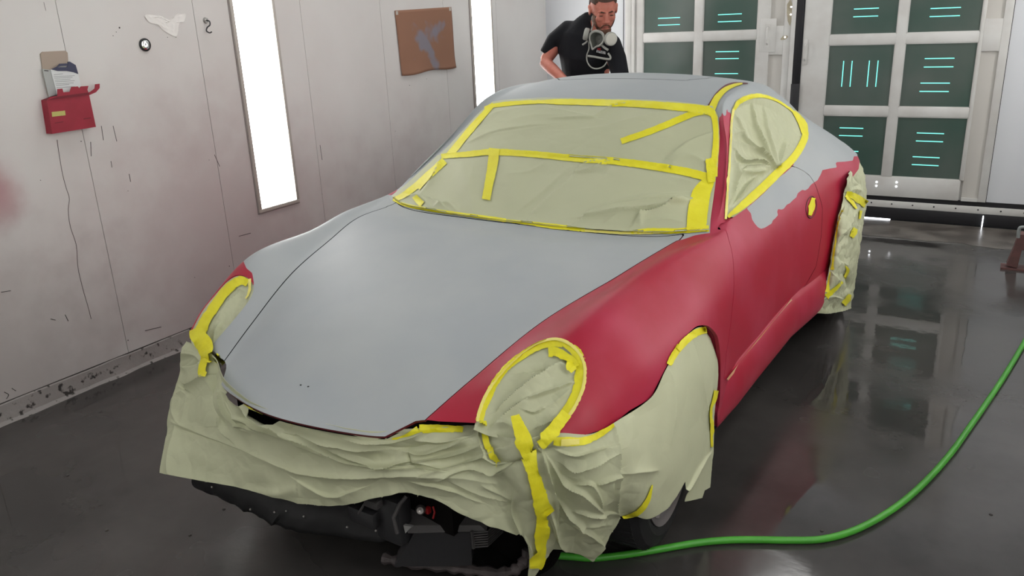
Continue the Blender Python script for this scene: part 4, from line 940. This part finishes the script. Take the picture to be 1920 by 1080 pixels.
wtape(nose, [(460,758),(500,777),(550,792)], [2, 4, 2], bv_n, seed=48, **k3)
wtape(nose, [(372,620),(376,632),(388,648),(393,668),(392,682)], [24, 30, 30, 20, 14], bv_n, seed=49, off=.012, wob=3)
wtape(nose, [(390,662),(385,685),(382,706)], [14, 14, 11], bv_n, seed=50, off=.010, wob=1.5)
wtape(nose, [(404,666),(412,676),(418,683)], [11, 11, 9], bv_n, seed=51, **k3)
wtape(nose, [(1252,684),(1262,666),(1274,648)], [10, 13, 12], bv_n, seed=52, **k3)
wtape(nose, [(1268,656),(1284,638),(1300,626)], [12, 13, 12], bv_n, seed=53, off=.006, wob=1.6)
wtape(nose, [(1298,626),(1312,621),(1322,619)], [12, 13, 12], bv_n, seed=54, **k3)
wtape(nose, [(1166,968),(1185,964),(1200,954),(1212,936),(1221,908)], [6, 9, 11, 9, 2], bv_n, seed=55, off=.005, wob=1)
wtape(nose, [(1341,732),(1338,748),(1332,762)], [8, 9, 5], bv_n, seed=56, **k3)
wtape(nose, [(1332,758),(1331,780),(1333,805),(1333,838)], [5, 6, 7, 3], bv_n, seed=57, **k3)

# --- rear wheel and tail paper
G = [
 [(1599,297,0,-2.42),(1612,305,0,-2.50),(1621,325,0,-2.55),(1624,350,0,-2.60)],
 [(1590,330,1,.895),(1603,335,1,.895),(1618,350,1,.885),(1625,372,1,.86)],
 [(1581,368,1,.895),(1595,375,1,.91),(1610,385,1,.90),(1623,395,1,.87)],
 [(1570,415,1,.895),(1585,420,1,.925),(1603,425,1,.915),(1617,430,1,.89)],
 [(1563,455,1,.895),(1578,460,1,.925),(1598,465,1,.92),(1611,470,1,.90)],
 [(1556,500,1,.895),(1572,505,1,.925),(1594,510,1,.92),(1606,515,1,.90)],
 [(1545,543,1,.885),(1565,548,1,.92),(1588,550,1,.915),(1601,552,1,.90)],
 [(1531,552,1,.87),(1555,570,1,.90),(1580,576,1,.905),(1596,570,1,.89)],
 [(1531,588,1,.87),(1555,588,1,.90),(1578,584,1,.905),(1597,578,1,.89)],
]
G3 = np.array([[atc(a, b, c, d) for (a, b, c, d) in col] for col in G]); V, Fs = grid_surface(G3, 8*40+1, 3*50+1); P = c2px(V)
rc = [([(1596,330),(1590,350),(1600,372),(1608,385)], .010, 4, 's'), ([(1590,360),(1600,355),(1615,358)], .010, 4, 'r'), ([(1598,375),(1597,400),(1588,425),(1575,443)], .022, 5, 's'), ([(1580,390),(1575,410),(1570,430)], .014, 5, 'z'), ([(1590,440),(1585,450),(1577,458)], .02, 3, 'v'),
      ([(1585,465),(1578,480),(1582,495)], .02, 3, 'v'), ([(1570,500),(1578,492),(1588,498)], .012, 4, 'r'), ([(1584,515),(1592,525),(1594,540),(1588,545)], .025, 4, 'v'), ([(1560,510),(1570,525),(1575,545)], .012, 5, 's'), ([(1605,340),(1612,380),(1606,440),(1598,520)], .010, 7, 'b'), ([(1545,560),(1560,555),(1580,560)], .008, 6, 's'), ([(1602,330),(1612,345),(1600,350)], .014, 4, 'v')]
h = creases(P, rc)+field(V, 12, 31, .010, .001)
rear, bv_r = sheet('masking_paper', V, Fs, h, 'crumpled masking paper covering the rear wheel and tail of the car', 'masking paper', 'masking paper sheets on the car', thick=.001)
for q, (pts, wd) in enumerate([([(1585,362),(1600,368),(1622,383)], [8, 14, 14]), ([(1583,368),(1596,380),(1604,392)], [6, 7, 4]), ([(1573,405),(1567,440),(1561,475),(1557,505)], [4, 7, 10, 12]), ([(1556,510),(1553,530),(1550,548)], [4, 5, 8]), ([(1519,563),(1533,557),(1548,553)], [4, 12, 16]),
                               ([(1548,556),(1565,540),(1578,528)], [10, 7, 5]), ([(1596,430),(1600,434),(1594,444)], [10, 12, 8]), ([(1580,570),(1588,560),(1592,552)], [10, 10, 6]), ([(1583,498),(1588,506),(1582,520)], [3, 6, 6]), ([(1612,395),(1610,410)], [5, 4]), ([(1573,405),(1580,395)], [3, 3])]):
    wtape(rear, pts, wd, BVH if q == 4 else bv_r, seed=60+q, off=.006, wob=1.6)

# ------------------------------------------------------------------ man in a black shirt behind the car
def loft(mb, P, rx, ry, xdir, n=20, m=0):
    P = np.asarray(P, float); rx = np.broadcast_to(rx, (len(P),)); ry = np.broadcast_to(ry, (len(P),)); T = np.gradient(P, axis=0); V = []
    xd = np.asarray(xdir, float)
    for p, t, a, b_ in zip(P, T, rx, ry):
        t = t/np.linalg.norm(t); x = xd-t*(xd@t); x /= np.linalg.norm(x); y = np.cross(t, x)
        for k in range(n): th = 2*math.pi*k/n; V.append(p+x*a*math.cos(th)+y*b_*math.sin(th))
    Fs = [(i*n+k, i*n+(k+1) % n, (i+1)*n+(k+1) % n, (i+1)*n+k) for i in range(len(P)-1) for k in range(n)]+[tuple(range(n))[::-1], tuple((len(P)-1)*n+k for k in range(n))]
    return mb.add(V, Fs, m)
def ellip(mb, c, r, Rm=None, n=18, m=0, keep=None):
    V, Fs = [], []; Rm = np.eye(3) if Rm is None else Rm
    L = [(np.array([math.cos(2*math.pi*j/(2*n))*math.sin(math.pi*i/n), math.sin(2*math.pi*j/(2*n))*math.sin(math.pi*i/n), math.cos(math.pi*i/n)])*np.array(r)) for i in range(n+1) for j in range(2*n)]
    loc = [np.asarray(c)+q for q in L]; V = [Rm@q for q in loc]
    for i in range(n):
        for j in range(2*n):
            f = (i*2*n+j, (i+1)*2*n+j, (i+1)*2*n+(j+1) % (2*n), i*2*n+(j+1) % (2*n))
            if keep is None or keep(sum(loc[q] for q in f)/4): Fs.append(f)
    return mb.add(V, Fs, m)
def remesh(o, vox, sm=6):
    a = o.modifiers.new('r', 'REMESH'); a.mode = 'VOXEL'; a.voxel_size = vox; a.use_smooth_shade = True
    b_ = o.modifiers.new('s', 'SMOOTH'); b_.factor = .5; b_.iterations = sm
VP = 5.3
S_ = lambda a, b, v=VP: at(a, b, 1, v)
M['skin'] = mat('skin', lin(192, 122, 104), .5, col2=lin(182, 106, 90), noise_scale=30, spec=.35)
M['shirt'] = mat('black_cotton', lin(24, 25, 29), .85, spec=.2, bump=.15, bump_scale=90)
M['jeans'] = mat('dark_trousers', lin(38, 40, 48), .85)
M['hair'] = mat('short_brown_hair', lin(70, 50, 38), .8, bump=.5, bump_scale=260)
M['beard'] = mat('brown_beard', lin(96, 66, 50), .85, bump=.5, bump_scale=260)
person_loc = S_(1085, 100, 5.45)
man = empty('person', (float(person_loc[0]), 5.45, 0), 'man in a black t-shirt leaning over behind the car, respirator round his neck', 'person')
ML = np.array([person_loc[0], 5.45, 0])
X_ = np.array([1, 0, 0.])
neck = S_(1112, 42, 5.28); headc = S_(1131, 25, 5.18)
shl = S_(1057, 62, 5.32); shr = S_(1142, 86, 5.26)
ell_ = S_(1021, 116, 5.22); hal = S_(1070, 162, 5.02); elr = S_(1166, 150, 5.14); har = S_(1158, 205, 4.98)
pel = np.array([person_loc[0]+.02, 5.52, .95]); chest = (shl+shr)/2+np.array([0, .03, -.16]); waist = (pel*.55+chest*.45)
# body: one continuous skin surface
def finger_hand(mb, w, d, side):
    """palm, four bent fingers and a thumb resting flat"""
    d = d/np.linalg.norm(d); sx = np.cross(d, [0, 0, 1.]); sx /= np.linalg.norm(sx)
    loft(mb, [w-d*.02, w+d*.03, w+d*.09], [.028, .040, .042], [.019, .016, .013], sx, 14)
    for q, L in enumerate((.070, .078, .072, .058)):
        b0 = w+d*.085+sx*(q-1.5)*.0205; mb.tube([b0, b0+d*L*.45+np.array([0, 0, .006]), b0+d*L*.8-np.array([0, 0, .004]), b0+d*L-np.array([0, 0, .014])], [.0095, .009, .008, .007], 10)
    t0 = w+d*.03-sx*side*.035; mb.tube([t0, t0+d*.03-sx*side*.022, t0+d*.06-sx*side*.028-np.array([0, 0, .01])], [.012, .0105, .0085], 10)
bm_ = MB()
loft(bm_, [pel, waist, chest, (shl+shr)/2+[0, .01, -.03], neck+[0, .03, -.02]], [.15, .145, .165, .15, .065], [.10, .10, .115, .09, .06], X_)
loft(bm_, [neck+[0, .04, -.05], neck*.5+headc*.5+[0, .03, -.02], headc+[0, .03, -.03]], [.062, .057, .058], [.06, .06, .06], X_)
for sh, el, ha, sd in ((shl, ell_, hal, 1), (shr, elr, har, -1)):
    loft(bm_, [sh, sh*.5+el*.5, el], [.060, .052, .043], [.060, .052, .042], np.array([0, 1, 0.]))
    loft(bm_, [el, el*.7+ha*.3, ha], [.043, .044, .027], [.042, .042, .024], np.array([0, 1, 0.3]))
    finger_hand(bm_, ha, ha-el+np.array([0, -.05, .12]), sd)
for sx in (-1, 1):
    hip = pel+[sx*.09, 0, -.05]; kn = np.array([pel[0]+sx*.13, 5.47, .50]); an = np.array([pel[0]+sx*.14, 5.55, .08])
    loft(bm_, [hip, kn, an], [.085, .055, .04], [.085, .055, .04], X_)
bm_.V = [tuple(np.array(v)-ML) for v in bm_.V]
bo = bm_.build('body', M['skin'], man); remesh(bo, .009, 8)
# head
f_ = np.array([.53, -.70, -.42]); f_ /= np.linalg.norm(f_)               # where the face points: at the car, down
u_ = np.array([.15, -.25, .95]); u_ -= f_*(u_@f_); u_ /= np.linalg.norm(u_); r_ = np.cross(f_, u_)
RH = np.stack([r_, f_, u_], 1); HCn = headc-ML+np.array([0, 0, .03])
def hd(mb): mb.V = [tuple(RH@(np.array(v)*1.13)+HCn) for v in mb.V]; return mb
h_ = MB()
ellip(h_, (0, -.01, .025), (.077, .098, .092)); ellip(h_, (0, .030, -.03), (.064, .066, .088)); ellip(h_, (0, .068, -.098), (.036, .030, .024)); ellip(h_, (0, .02, -.07), (.060, .055, .045))
for s in (-1, 1):
    ellip(h_, (s*.036, .078, -.022), (.022, .016, .020)); ellip(h_, (s*.030, .086, .022), (.024, .012, .008)); ellip(h_, (s*.079, -.004, -.006), (.008, .018, .032)); ellip(h_, (s*.083, -.010, .010), (.007, .014, .014))
    ellip(h_, (s*.031, .082, .004), (.014, .010, .009)); ellip(h_, (s*.011, .104, -.036), (.009, .010, .008))
h_.tube([(0, .090, .018), (0, .104, -.005), (0, .114, -.030), (0, .100, -.042)], [.009, .010, .013, .010], 12)
ellip(h_, (0, .092, -.062), (.024, .010, .006)); ellip(h_, (0, .090, -.072), (.020, .010, .007)); loft(h_, [(0, -.02, -.05), (0, -.03, -.10), (0, -.04, -.16)], .056, .056, X_)
ho = hd(h_).build('head', M['skin'], man); remesh(ho, .0045, 3)
for s in (-1, 1):
    e_ = MB(); ellip(e_, (s*.031, .0925, -.001), (.012, .003, .0028)); hd(e_).build('eyelashes', M['hair'], man)
for s in (-1, 1):
    e_ = MB().tube([(s*.014, .097, .019), (s*.030, .0975, .025), (s*.047, .086, .020)], [.003, .0042, .002], 8); hd(e_).build('eyebrow', M['hair'], man)
e_ = MB(); ellip(e_, (0, .0985, -.067), (.020, .004, .0022)); hd(e_).build('mouth', mat('lips', lin(150, 74, 70), .5), man)
hm_ = MB(); ellip(hm_, (0, -.012, .027), (.0815, .1025, .097), n=26, keep=lambda q: (q[2] > .045-.0 and q[1] < .082 and (q[1] < .055+.3*(q[2]-.06) or q[2] > .075)) or (q[1] < -.012 and q[2] > -.045))
hd(hm_).build('hair', M['hair'], man)
bd_ = MB(); kp = lambda q: q[2] < -.070 or (q[2] < -.02 and abs(q[0]) > .050 and q[1] > -.01 and q[1] < .06) 
ellip(bd_, (0, .030, -.034), (.0665, .0690, .0905), n=26, keep=lambda q: (q[2] < -.075 and q[1] > -.01) or (q[2] < -.015 and abs(q[0]) > .048 and -.02 < q[1] < .065))
ellip(bd_, (0, .068, -.100), (.040, .0345, .027), n=16, keep=lambda q: q[2] < -.084); bd_.tube([(-.026, .094, -.070), (-.016, .1025, -.0555), (0, .105, -.053), (.016, .1025, -.0555), (.026, .094, -.070)], .0035, 8)
hd(bd_).build('beard', M['beard'], man)
# shirt
sh_ = MB()
mid = S_(1100, 66, 5.30); bust = S_(1099, 98, 5.30); low = S_(1097, 135, 5.36)
loft(sh_, [pel+[0, -.02, .02], low, bust, mid, S_(1107, 44, 5.30), S_(1113, 36, 5.29)], [.20, .172, .205, .185, .10, .075], [.14, .135, .15, .125, .085, .07], X_)
loft(sh_, [S_(1092, 60, 5.31), S_(1066, 60, 5.31), S_(1041, 78, 5.29), S_(1025, 103, 5.26)], [.085, .088, .078, .068], [.072, .082, .068, .055], np.array([0, 1, 0.]))
loft(sh_, [S_(1124, 68, 5.29), S_(1144, 84, 5.26), S_(1156, 110, 5.20), S_(1164, 145, 5.14)], [.085, .085, .075, .066], [.070, .075, .064, .056], np.array([0, 1, 0.]))
sh_.V = [tuple(np.array(v)-ML) for v in sh_.V]
so_ = sh_.build('t_shirt', M['shirt'], man); remesh(so_, .010, 7)
tr = MB()
loft(tr, [pel+[0, 0, .06], pel+[0, 0, -.08]], [.185, .18], [.13, .13], X_)
for sx in (-1, 1):
    hip = pel+[sx*.09, 0, -.03]; kn = np.array([pel[0]+sx*.13, 5.47, .50]); an = np.array([pel[0]+sx*.14, 5.55, .07]); loft(tr, [hip, kn, an], [.105, .078, .062], [.105, .075, .06], X_)
tr.V = [tuple(np.array(v)-ML) for v in tr.V]; to = tr.build('trousers', M['jeans'], man); remesh(to, .012, 6)
for sx in (-1, 1):
    b_ = MB(); ax_, ay = pel[0]+sx*.145, 5.55; loft(b_, [(ax_, ay+.08, .035), (ax_, ay, .04), (ax_+sx*.01, ay-.12, .034), (ax_+sx*.015, ay-.18, .025)], [.036, .042, .046, .03], [.034, .038, .032, .02], X_)
    b_.box((ax_-.042, ay-.19, 0), (ax_+.052, ay+.10, .02), 0, .008); b_.V = [tuple(np.array(v)-ML) for v in b_.V]; b_.build('shoe', M['dark'], man)
# chest print, follows the shirt front
def front(a, b): return S_(a, b, VPR)
VPR = 5.095
pm = MB(); pm.prism([front(1119, 93), front(1136, 97), front(1135, 102), front(1118, 98)], 0, (0, .002, 0)); 
pm.V = [tuple(np.array(v)-ML) for v in pm.V]; pr = pm.build('shirt_print', mat('pale_print', lin(190, 190, 190), .8, col2=lin(60, 60, 62), noise_scale=90), man, smooth=False)
pm = MB(); pm.prism([front(1120, 90), front(1126, 90.5), front(1126, 95), front(1120, 94)], 0, (0, .002, 0)); pm.V = [tuple(np.array(v)-ML) for v in pm.V]; pm.build('print_mark', mat('red_print', lin(150, 30, 36), .8), pr, smooth=False)

# respirator hanging on his chest
M['resp'] = mat('grey_rubber', lin(150, 151, 144), .55); M['respd'] = mat('dark_grey_rubber', lin(84, 86, 80), .6); M['resp_l'] = mat('pale_filter_pad', lin(196, 194, 184), .8)
rl = front(1118, 75)
resp = empty('respirator', tuple(rl), 'grey half-face respirator with two round filters hanging from the neck of the man', 'respirator')
def rp(mb, n, mm): mb.V = [tuple(np.array(v)-rl) for v in mb.V]; return mb.build(n, mm, resp)
VPR = 5.06
cup = [(1107,64),(1113,58),(1122,57),(1131,61),(1135,70),(1133,79),(1126,86),(1120,88),(1112,93),(1109,84),(1106,74)]
c3 = catmull([front(*q) for q in cup], 60, closed=True); cen = c3.mean(0)
V = []; 
for k, (sc_, dy) in enumerate(((1.0, 0), (1.06, -.010), (.98, -.018), (.80, -.014), (.66, .012), (.45, .030), (.05, .034))): V += [cen+(q-cen)*sc_+np.array([0, dy, 0]) for q in c3]
mb = MB().add(V[:240], [(i*60+j, i*60+(j+1) % 60, (i+1)*60+(j+1) % 60, (i+1)*60+j) for i in range(3) for j in range(60)]); rp(mb, 'face_seal', M['resp'])
mb = MB().add(V[180:], [(i*60+j, i*60+(j+1) % 60, (i+1)*60+(j+1) % 60, (i+1)*60+j) for i in range(3) for j in range(60)]); rp(mb, 'face_cup', M['respd'])
for c, ax_, rr in ((front(1145, 73), (.75, -.65, -.1), .044), (front(1099, 64), (-.9, -.35, .25), .040)):
    mb = MB().lathe([(0, -.016), (rr*.9, -.016), (rr, -.010), (rr, .008), (rr*.9, .014)], c, ax_, 32); f0 = rp(mb, 'filter', M['resp'])
    mb = MB().lathe([(0, .015), (rr*.82, .015), (rr*.9, .013)], c, ax_, 32); mb.V = [tuple(np.array(v)-rl) for v in mb.V]; mb.build('filter_pad', M['resp_l'], f0)
for pts, w_ in (([(1103, 78), (1103, 92), (1099, 104), (1100, 116), (1107, 126), (1118, 129), (1130, 125), (1137, 116)], .0045), ([(1101, 105), (1115, 107), (1130, 110), (1142, 111), (1143, 106), (1139, 100)], .007), ([(1127, 85), (1133, 90), (1139, 94)], .008), ([(1091, 84), (1096, 81), (1101, 76)], .006), ([(1107, 58), (1100, 46), (1098, 34), (1103, 26)], .005)):
    rp(MB().tube(catmull([front(*q)+np.array([0, .01 if q[1] > 50 else .10, 0]) for q in pts], 30), w_, 8), 'strap', M['resp'])

# ------------------------------------------------------------------ things on the left wall and on the floor
def wallpoly(mb, pts, d0, d1, m=0):
    P = [at(a, b, 0, WL+d1) for a, b in pts]; return mb.prism(P, 0, (-(d1-d0), 0, 0), m)
def place(mb, loc): mb.V = [tuple(np.array(v)-np.array(loc)) for v in mb.V]; return mb
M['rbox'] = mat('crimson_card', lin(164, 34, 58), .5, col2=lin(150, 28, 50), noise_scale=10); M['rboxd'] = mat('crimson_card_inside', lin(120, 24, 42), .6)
M['kraft'] = mat('brown_card', lin(176, 160, 146), .7); M['leaf'] = mat('white_leaflet', lin(226, 230, 230), .5); M['navy'] = mat('navy_print', lin(56, 60, 88), .5); M['greyp'] = mat('grey_print', lin(150, 156, 156), .6); M['lime'] = mat('lime_label', lin(196, 190, 110), .5)
bl = at(135, 250, 0, WL); box = empty('card_dispenser', tuple(bl), 'torn crimson card box fixed to the left wall with papers standing in it', 'box')
place(wallpoly(MB(), [(88,188),(167,177),(180,238),(98,251)], 0, .045), bl).build('box_front', M['rbox'], box, smooth=False)
place(wallpoly(MB(), [(88,188),(94,182),(108,180),(108,167),(117,166),(119,173),(131,172),(134,163),(146,162),(149,166),(152,162),(166,161),(164,168),(167,177)], .046, .049), bl).build('torn_flap', M['rbox'], box, smooth=False)
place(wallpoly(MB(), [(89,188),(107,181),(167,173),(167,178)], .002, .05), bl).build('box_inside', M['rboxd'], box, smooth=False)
place(wallpoly(MB(), [(160,176),(170,172),(178,166),(179,158),(187,157),(187,165),(180,173),(166,179)], .03, .034), bl).build('bent_strip', M['rbox'], box, smooth=False)
place(wallpoly(MB(), [(97,210),(122,207.5),(123,216),(98,219)], .044, .0465), bl).build('label', M['lime'], box, smooth=False)
for a in ([(103,230),(119,227.5),(119,229),(103,231.5)], [(157,222),(170,220),(170,222),(157,224)]): place(wallpoly(MB(), a, .044, .0458), bl).build('faint_print', M['rboxd'], box, smooth=False)
cl_ = at(102, 128, 0, WL); cd = wallpoly(MB(), [(76,101),(80,97),(123,95),(127,99),(128,118),(108,124),(107,176),(91,181),(80,129)], .001, .006); place(cd, cl_)
cdo = mesh_ob('card', cd.V, cd.F, M['kraft'], loc=None, smooth=False); cdo.location = cl_; tag(cdo, 'brown hang card standing behind the white leaflet on the left wall', 'card')
ll = at(120, 175, 0, WL); lf = empty('leaflet', tuple(ll), 'white and navy printed leaflet standing in the crimson wall box', 'leaflet')
place(wallpoly(MB(), [(95,131),(112,126),(147,139),(152,162),(146,164),(132,172),(107,176)], .016, .020), ll).build('leaflet_front', M['leaf'], lf, smooth=False)
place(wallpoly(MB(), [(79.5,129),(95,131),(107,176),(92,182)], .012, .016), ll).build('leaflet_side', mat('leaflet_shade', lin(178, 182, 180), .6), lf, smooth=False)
place(wallpoly(MB(), [(96,130),(107,125),(112,119.5),(127,119),(128,123),(114,124),(108,126),(125,126),(128,122),(127,116),(131,115.5),(142,122),(147,139),(140,136),(125,133),(108,133)], .018, .0215), ll).build('navy_band', M['navy'], lf, smooth=False)
for i, (x0, x1, y) in enumerate(((101, 118, 140), (101, 140, 143.5), (102, 136, 146.5), (103, 132, 150), (103, 140, 153), (104, 138, 157), (105, 130, 160), (106, 140, 164))):
    place(wallpoly(MB(), [(x0, y), (x1, y-2.2), (x1, y-1.4), (x0, y+.8)], .0195, .0208), ll).build('text_line', M['greyp'], lf, smooth=False)
place(wallpoly(MB(), [(83, 131.5), (91, 132.3), (91, 133.8), (83, 133)], .0155, .0168), ll).build('text_line', M['seal'], lf, smooth=False)
# plugged hole, hook
c = at(271, 84, 0, WL); t = empty('wall_plug', tuple(c), 'round chrome plug with a dark rim on the left wall', 'plug')
MB().lathe([(.030, 0), (.031, .006), (.026, .009), (.024, .006)], (0, 0, 0), (1, 0, 0), 32).build('rim', M['seal'], t)
MB().lathe([(.025, .004), (.022, .009), (.012, .012), (0, .010)], (0, 0, 0), (1, 0, 0), 32).build('cap', mat('polished_chrome', lin(225, 225, 225), .12, 1), t)
c = at(385, 45, 0, WL); t = empty('wall_hook', tuple(c), 'small steel hook screwed to the left wall beside the nearest light', 'hook')
MB().lathe([(0, .01), (.012, .009), (.016, 0)], (0, .004, .018), (1, 0, 0), 20).build('base', M['steel'], t)
MB().tube(catmull([(.008, .004, .018), (.03, .004, .012), (.034, 0, -.006), (.022, -.010, -.018), (.018, -.014, -.034), (.022, .000, -.044), (.026, .012, -.040)], 30), .0035, 8).build('hook_wire', mat('blackened_steel', lin(70, 70, 72), .3, .8), t)
# peeled paint, scratches and drips belong to the wall itself
wall_left = bpy.data.objects['wall_left']
pm = MB(); pp = [(272,28),(300,30),(318,36),(333,26),(347,26),(345,40),(336,44),(332,66),(322,66),(305,56),(296,46),(280,42)]
pc = np.array([at(a, b, 0, WL+.0012) for a, b in catmull(pp, 60, closed=True)]); ctr = pc.mean(0)
V = [ctr+(p-ctr)*(k/10)+np.array([.004*max(0, noise(np.array([[p[1]*60*k/10, p[2]*60*k/10, 3.]]))[0])+.001, 0, 0]) for k in range(11) for p in pc]
pm.add(V, [(i*60+j, i*60+(j+1) % 60, (i+1)*60+(j+1) % 60, (i+1)*60+j) for i in range(10) for j in range(60)]); pm.build('peeling_paint', mat('bare_white_paint', lin(240, 238, 234), .6), wall_left)
def mark(pts, r=.0012, name='paint_run', mm=None):
    P = [at(a, b, 0, WL+.0004) for a, b in pts]; MB().tube(catmull(P, 8*len(P)), r, 6).build(name, mm or M['grime'], wall_left)
for q in ([(190,236),(194,263)], [(212,236),(219,265)], [(170,266),(171,293)], [(208,302),(210,314)], [(242,326),(245,341)], [(600,272),(604,300)], [(402,290),(412,312)]): mark(q, .0014)
fine = mat('hairline_crack', lin(128, 118, 116), .8)
mark([(107,262),(111,290),(117,325),(124,352),(130,372),(128,395),(132,425),(143,460),(146,500),(155,540),(165,575),(171,598)], .0013, 'wall_crack', mat('dark_crack', lin(84, 74, 72), .8))
mark([(82,4),(86,20)], .001, 'scratch', fine)
for q in ([(448,443),(470,437)], [(2,548),(20,545)], [(272,620),(302,613)], [(122,590),(128,602)], [(8,735),(16,740),(12,748)], [(22,728),(30,733)], [(95,598),(104,600)]): mark(q, .0016, 'scratch')
for a, b, r in ((224,52,.004),(218,60,.002),(212,67,.002),(152,265,.0025),(76,338,.0018),(240,358,.0018),(604,364,.002),(768,160,.003),(800,148,.002),(741,246,.002),(430,499,.003),(365,520,.002),(240,638,.003),(392,300,.0018),(314,70,.002),(330,70,.002)):
    MB().lathe([(0, .001), (r, .0008), (r, 0)], at(a, b, 0, WL), (1, 0, 0), 8).build('speck', M['grime'], wall_left)
# brown paper with grey spray test
m, nt, b = node_mat('sprayed_kraft_paper', lin(150, 112, 92), .75, .2)
tc = nn(nt, 'ShaderNodeTexCoord'); n1 = nn(nt, 'ShaderNodeTexNoise', Scale=7.0, Detail=2.0); nt.links.new(tc.outputs['Object'], n1.inputs['Vector'])
vd = nn(nt, 'ShaderNodeVectorMath', operation='LENGTH'); nt.links.new(tc.outputs['Object'], vd.inputs[0])
ma = nn(nt, 'ShaderNodeMath', operation='MULTIPLY_ADD'); ma.inputs[1].default_value = -.75; nt.links.new(n1.outputs['Fac'], ma.inputs[0]); nt.links.new(vd.outputs['Value'], ma.inputs[2])
mr = nn(nt, 'ShaderNodeMapRange', interpolation_type='SMOOTHSTEP'); mr.inputs['From Min'].default_value = -.36; mr.inputs['From Max'].default_value = -.22; mr.inputs['To Min'].default_value = .85; mr.inputs['To Max'].default_value = 0
nt.links.new(ma.outputs[0], mr.inputs['Value']); mi_ = nn(nt, 'ShaderNodeMix', data_type='RGBA'); mi_.inputs[6].default_value = (*lin(150, 112, 92), 1); mi_.inputs[7].default_value = (*lin(134, 134, 146), 1)
nt.links.new(mr.outputs['Result'], mi_.inputs[0]); nt.links.new(mi_.outputs[2], b.inputs['Base Color'])
cor = [at(a, b2, 0, WL) for a, b2 in ((739,20),(845,13),(853,126),(752,142))]; cc = sum(cor)/4
V = []; n = 24
for i in range(n+1):
    for j in range(n+1):
        s, t_ = i/n, j/n; p = (cor[0]*(1-s)+cor[1]*s)*(1-t_)+(cor[3]*(1-s)+cor[2]*s)*t_
        ed_ = max(0, t_-.75)*4; p = p+np.array([.004+.012*ed_*ed_*abs(math.sin(s*5+.6))+.002*math.sin(s*4+t_*3)**2, 0, -.006*ed_*math.sin(s*9)]); V.append(p-cc)
o = mesh_ob('brown_paper', V, [(i*(n+1)+j, (i+1)*(n+1)+j, (i+1)*(n+1)+j+1, i*(n+1)+j+1) for i in range(n) for j in range(n)], m); o.location = cc; tag(o, 'square of brown paper with grey spray patches on the left wall', 'paper')
so = o.modifiers.new('t', 'SOLIDIFY'); so.thickness = .001
for q in range(2):
    p = (cor[0] if q == 0 else cor[1])-cc+np.array([.006, .02 if q == 0 else -.02, -.015]); MB().box(p-[.0, .012, .012], p+[.0015, .012, .012]).build('corner_tape', M['frame'], o)

# green air hose
M['hose'] = mat('green_hose', lin(74, 168, 50), .4, col2=lin(62, 146, 44), noise_scale=6, spec=.5)
hp = [(1020,1040),(1075,1044),(1120,1046),(1200,1036),(1300,1019),(1360,1013),(1420,1012),(1480,1013),(1540,1011),(1595,997),(1650,970),(1700,935),(1745,893),(1785,847),(1815,805),(1850,755),(1885,702),(1920,643),(1975,545),(2050,470)]
P = [at(a, b, 2, .0115) for a, b in hp]; hc = P[8]
o = place(MB().tube(catmull(P, 260), .0112, 14), (hc[0], hc[1], 0)).build('air_hose', M['hose']); o.location = (hc[0], hc[1], 0); tag(o, 'bright green air hose curving across the wet floor', 'hose')
# dusty red stand at the right edge
M['rust'] = mat('dusty_red_steel', lin(122, 84, 82), .6, col2=lin(96, 70, 68), noise_scale=14); sv = 5.62; sl = at(1905, 500, 1, sv); sl[2] = 0
st = empty('axle_stand', tuple(sl), 'dusty red steel stand on the floor at the right edge', 'stand')
P_ = lambda a, b: at(a, b, 1, sv)
place(MB().prism([P_(1910, 440), P_(1928, 441), P_(1928, 470), P_(1916, 469), P_(1907, 503), P_(1887, 497), P_(1900, 468)], 0, (0, .09, 0)), sl).build('frame', M['rust'], st, smooth=False)
a_, b_ = P_(1912, 443), P_(1908, 500); w_ = .22
place(MB().prism([P_(1928, 441), P_(1950, 442), P_(1972, 505), P_(1954, 508), P_(1940, 470), P_(1928, 470)], 0, (0, .09, 0)), sl).build('frame', M['rust'], st, smooth=False)
place(MB().tube(catmull([P_(1909, 446), P_(1911, 430), P_(1917, 426), P_(1940, 427), P_(1948, 432), P_(1950, 448)], 24), .010, 8), sl).build('saddle', M['greyp'], st)
place(MB().box(P_(1930, 503)*[1, 1, 0]+[-.15, -.005, 0], P_(1930, 503)*[1, 1, 0]+[.13, .10, .012]), sl).build('foot', M['rust'], st)
# daylight leaking under the door edge
MB().box((-.004, DB-.019, 0.002), (.003, DB-.013, .085)).build('trim_6', M['sun'])['kind'] = 'structure'
# grit on the floor
for i, (a, b) in enumerate([(127,892),(200,995),(1541,996),(1236,962),(1133,1020),(1858,965),(420,955),(356,1004)]):
    p = at(a, b, 2, 0); o = MB().lathe([(.006, 0), (.005, .003), (0, .004)], (0, 0, 0), (0, 0, 1), 7).build('grit', M['grime']); o.location = p; tag(o, ['dark chip on the floor left of the car', 'dark chip on the floor at the lower left', 'dark chip on the floor just above the green hose', 'dark chip by the front wheel', 'dark chip under the hanging paper', 'dark chip on the floor at the lower right', 'dark chip below the hem of the nose paper', 'dark chip on the floor near the lower left puddle edge'][i], 'grit', 'chips of grit on the floor')
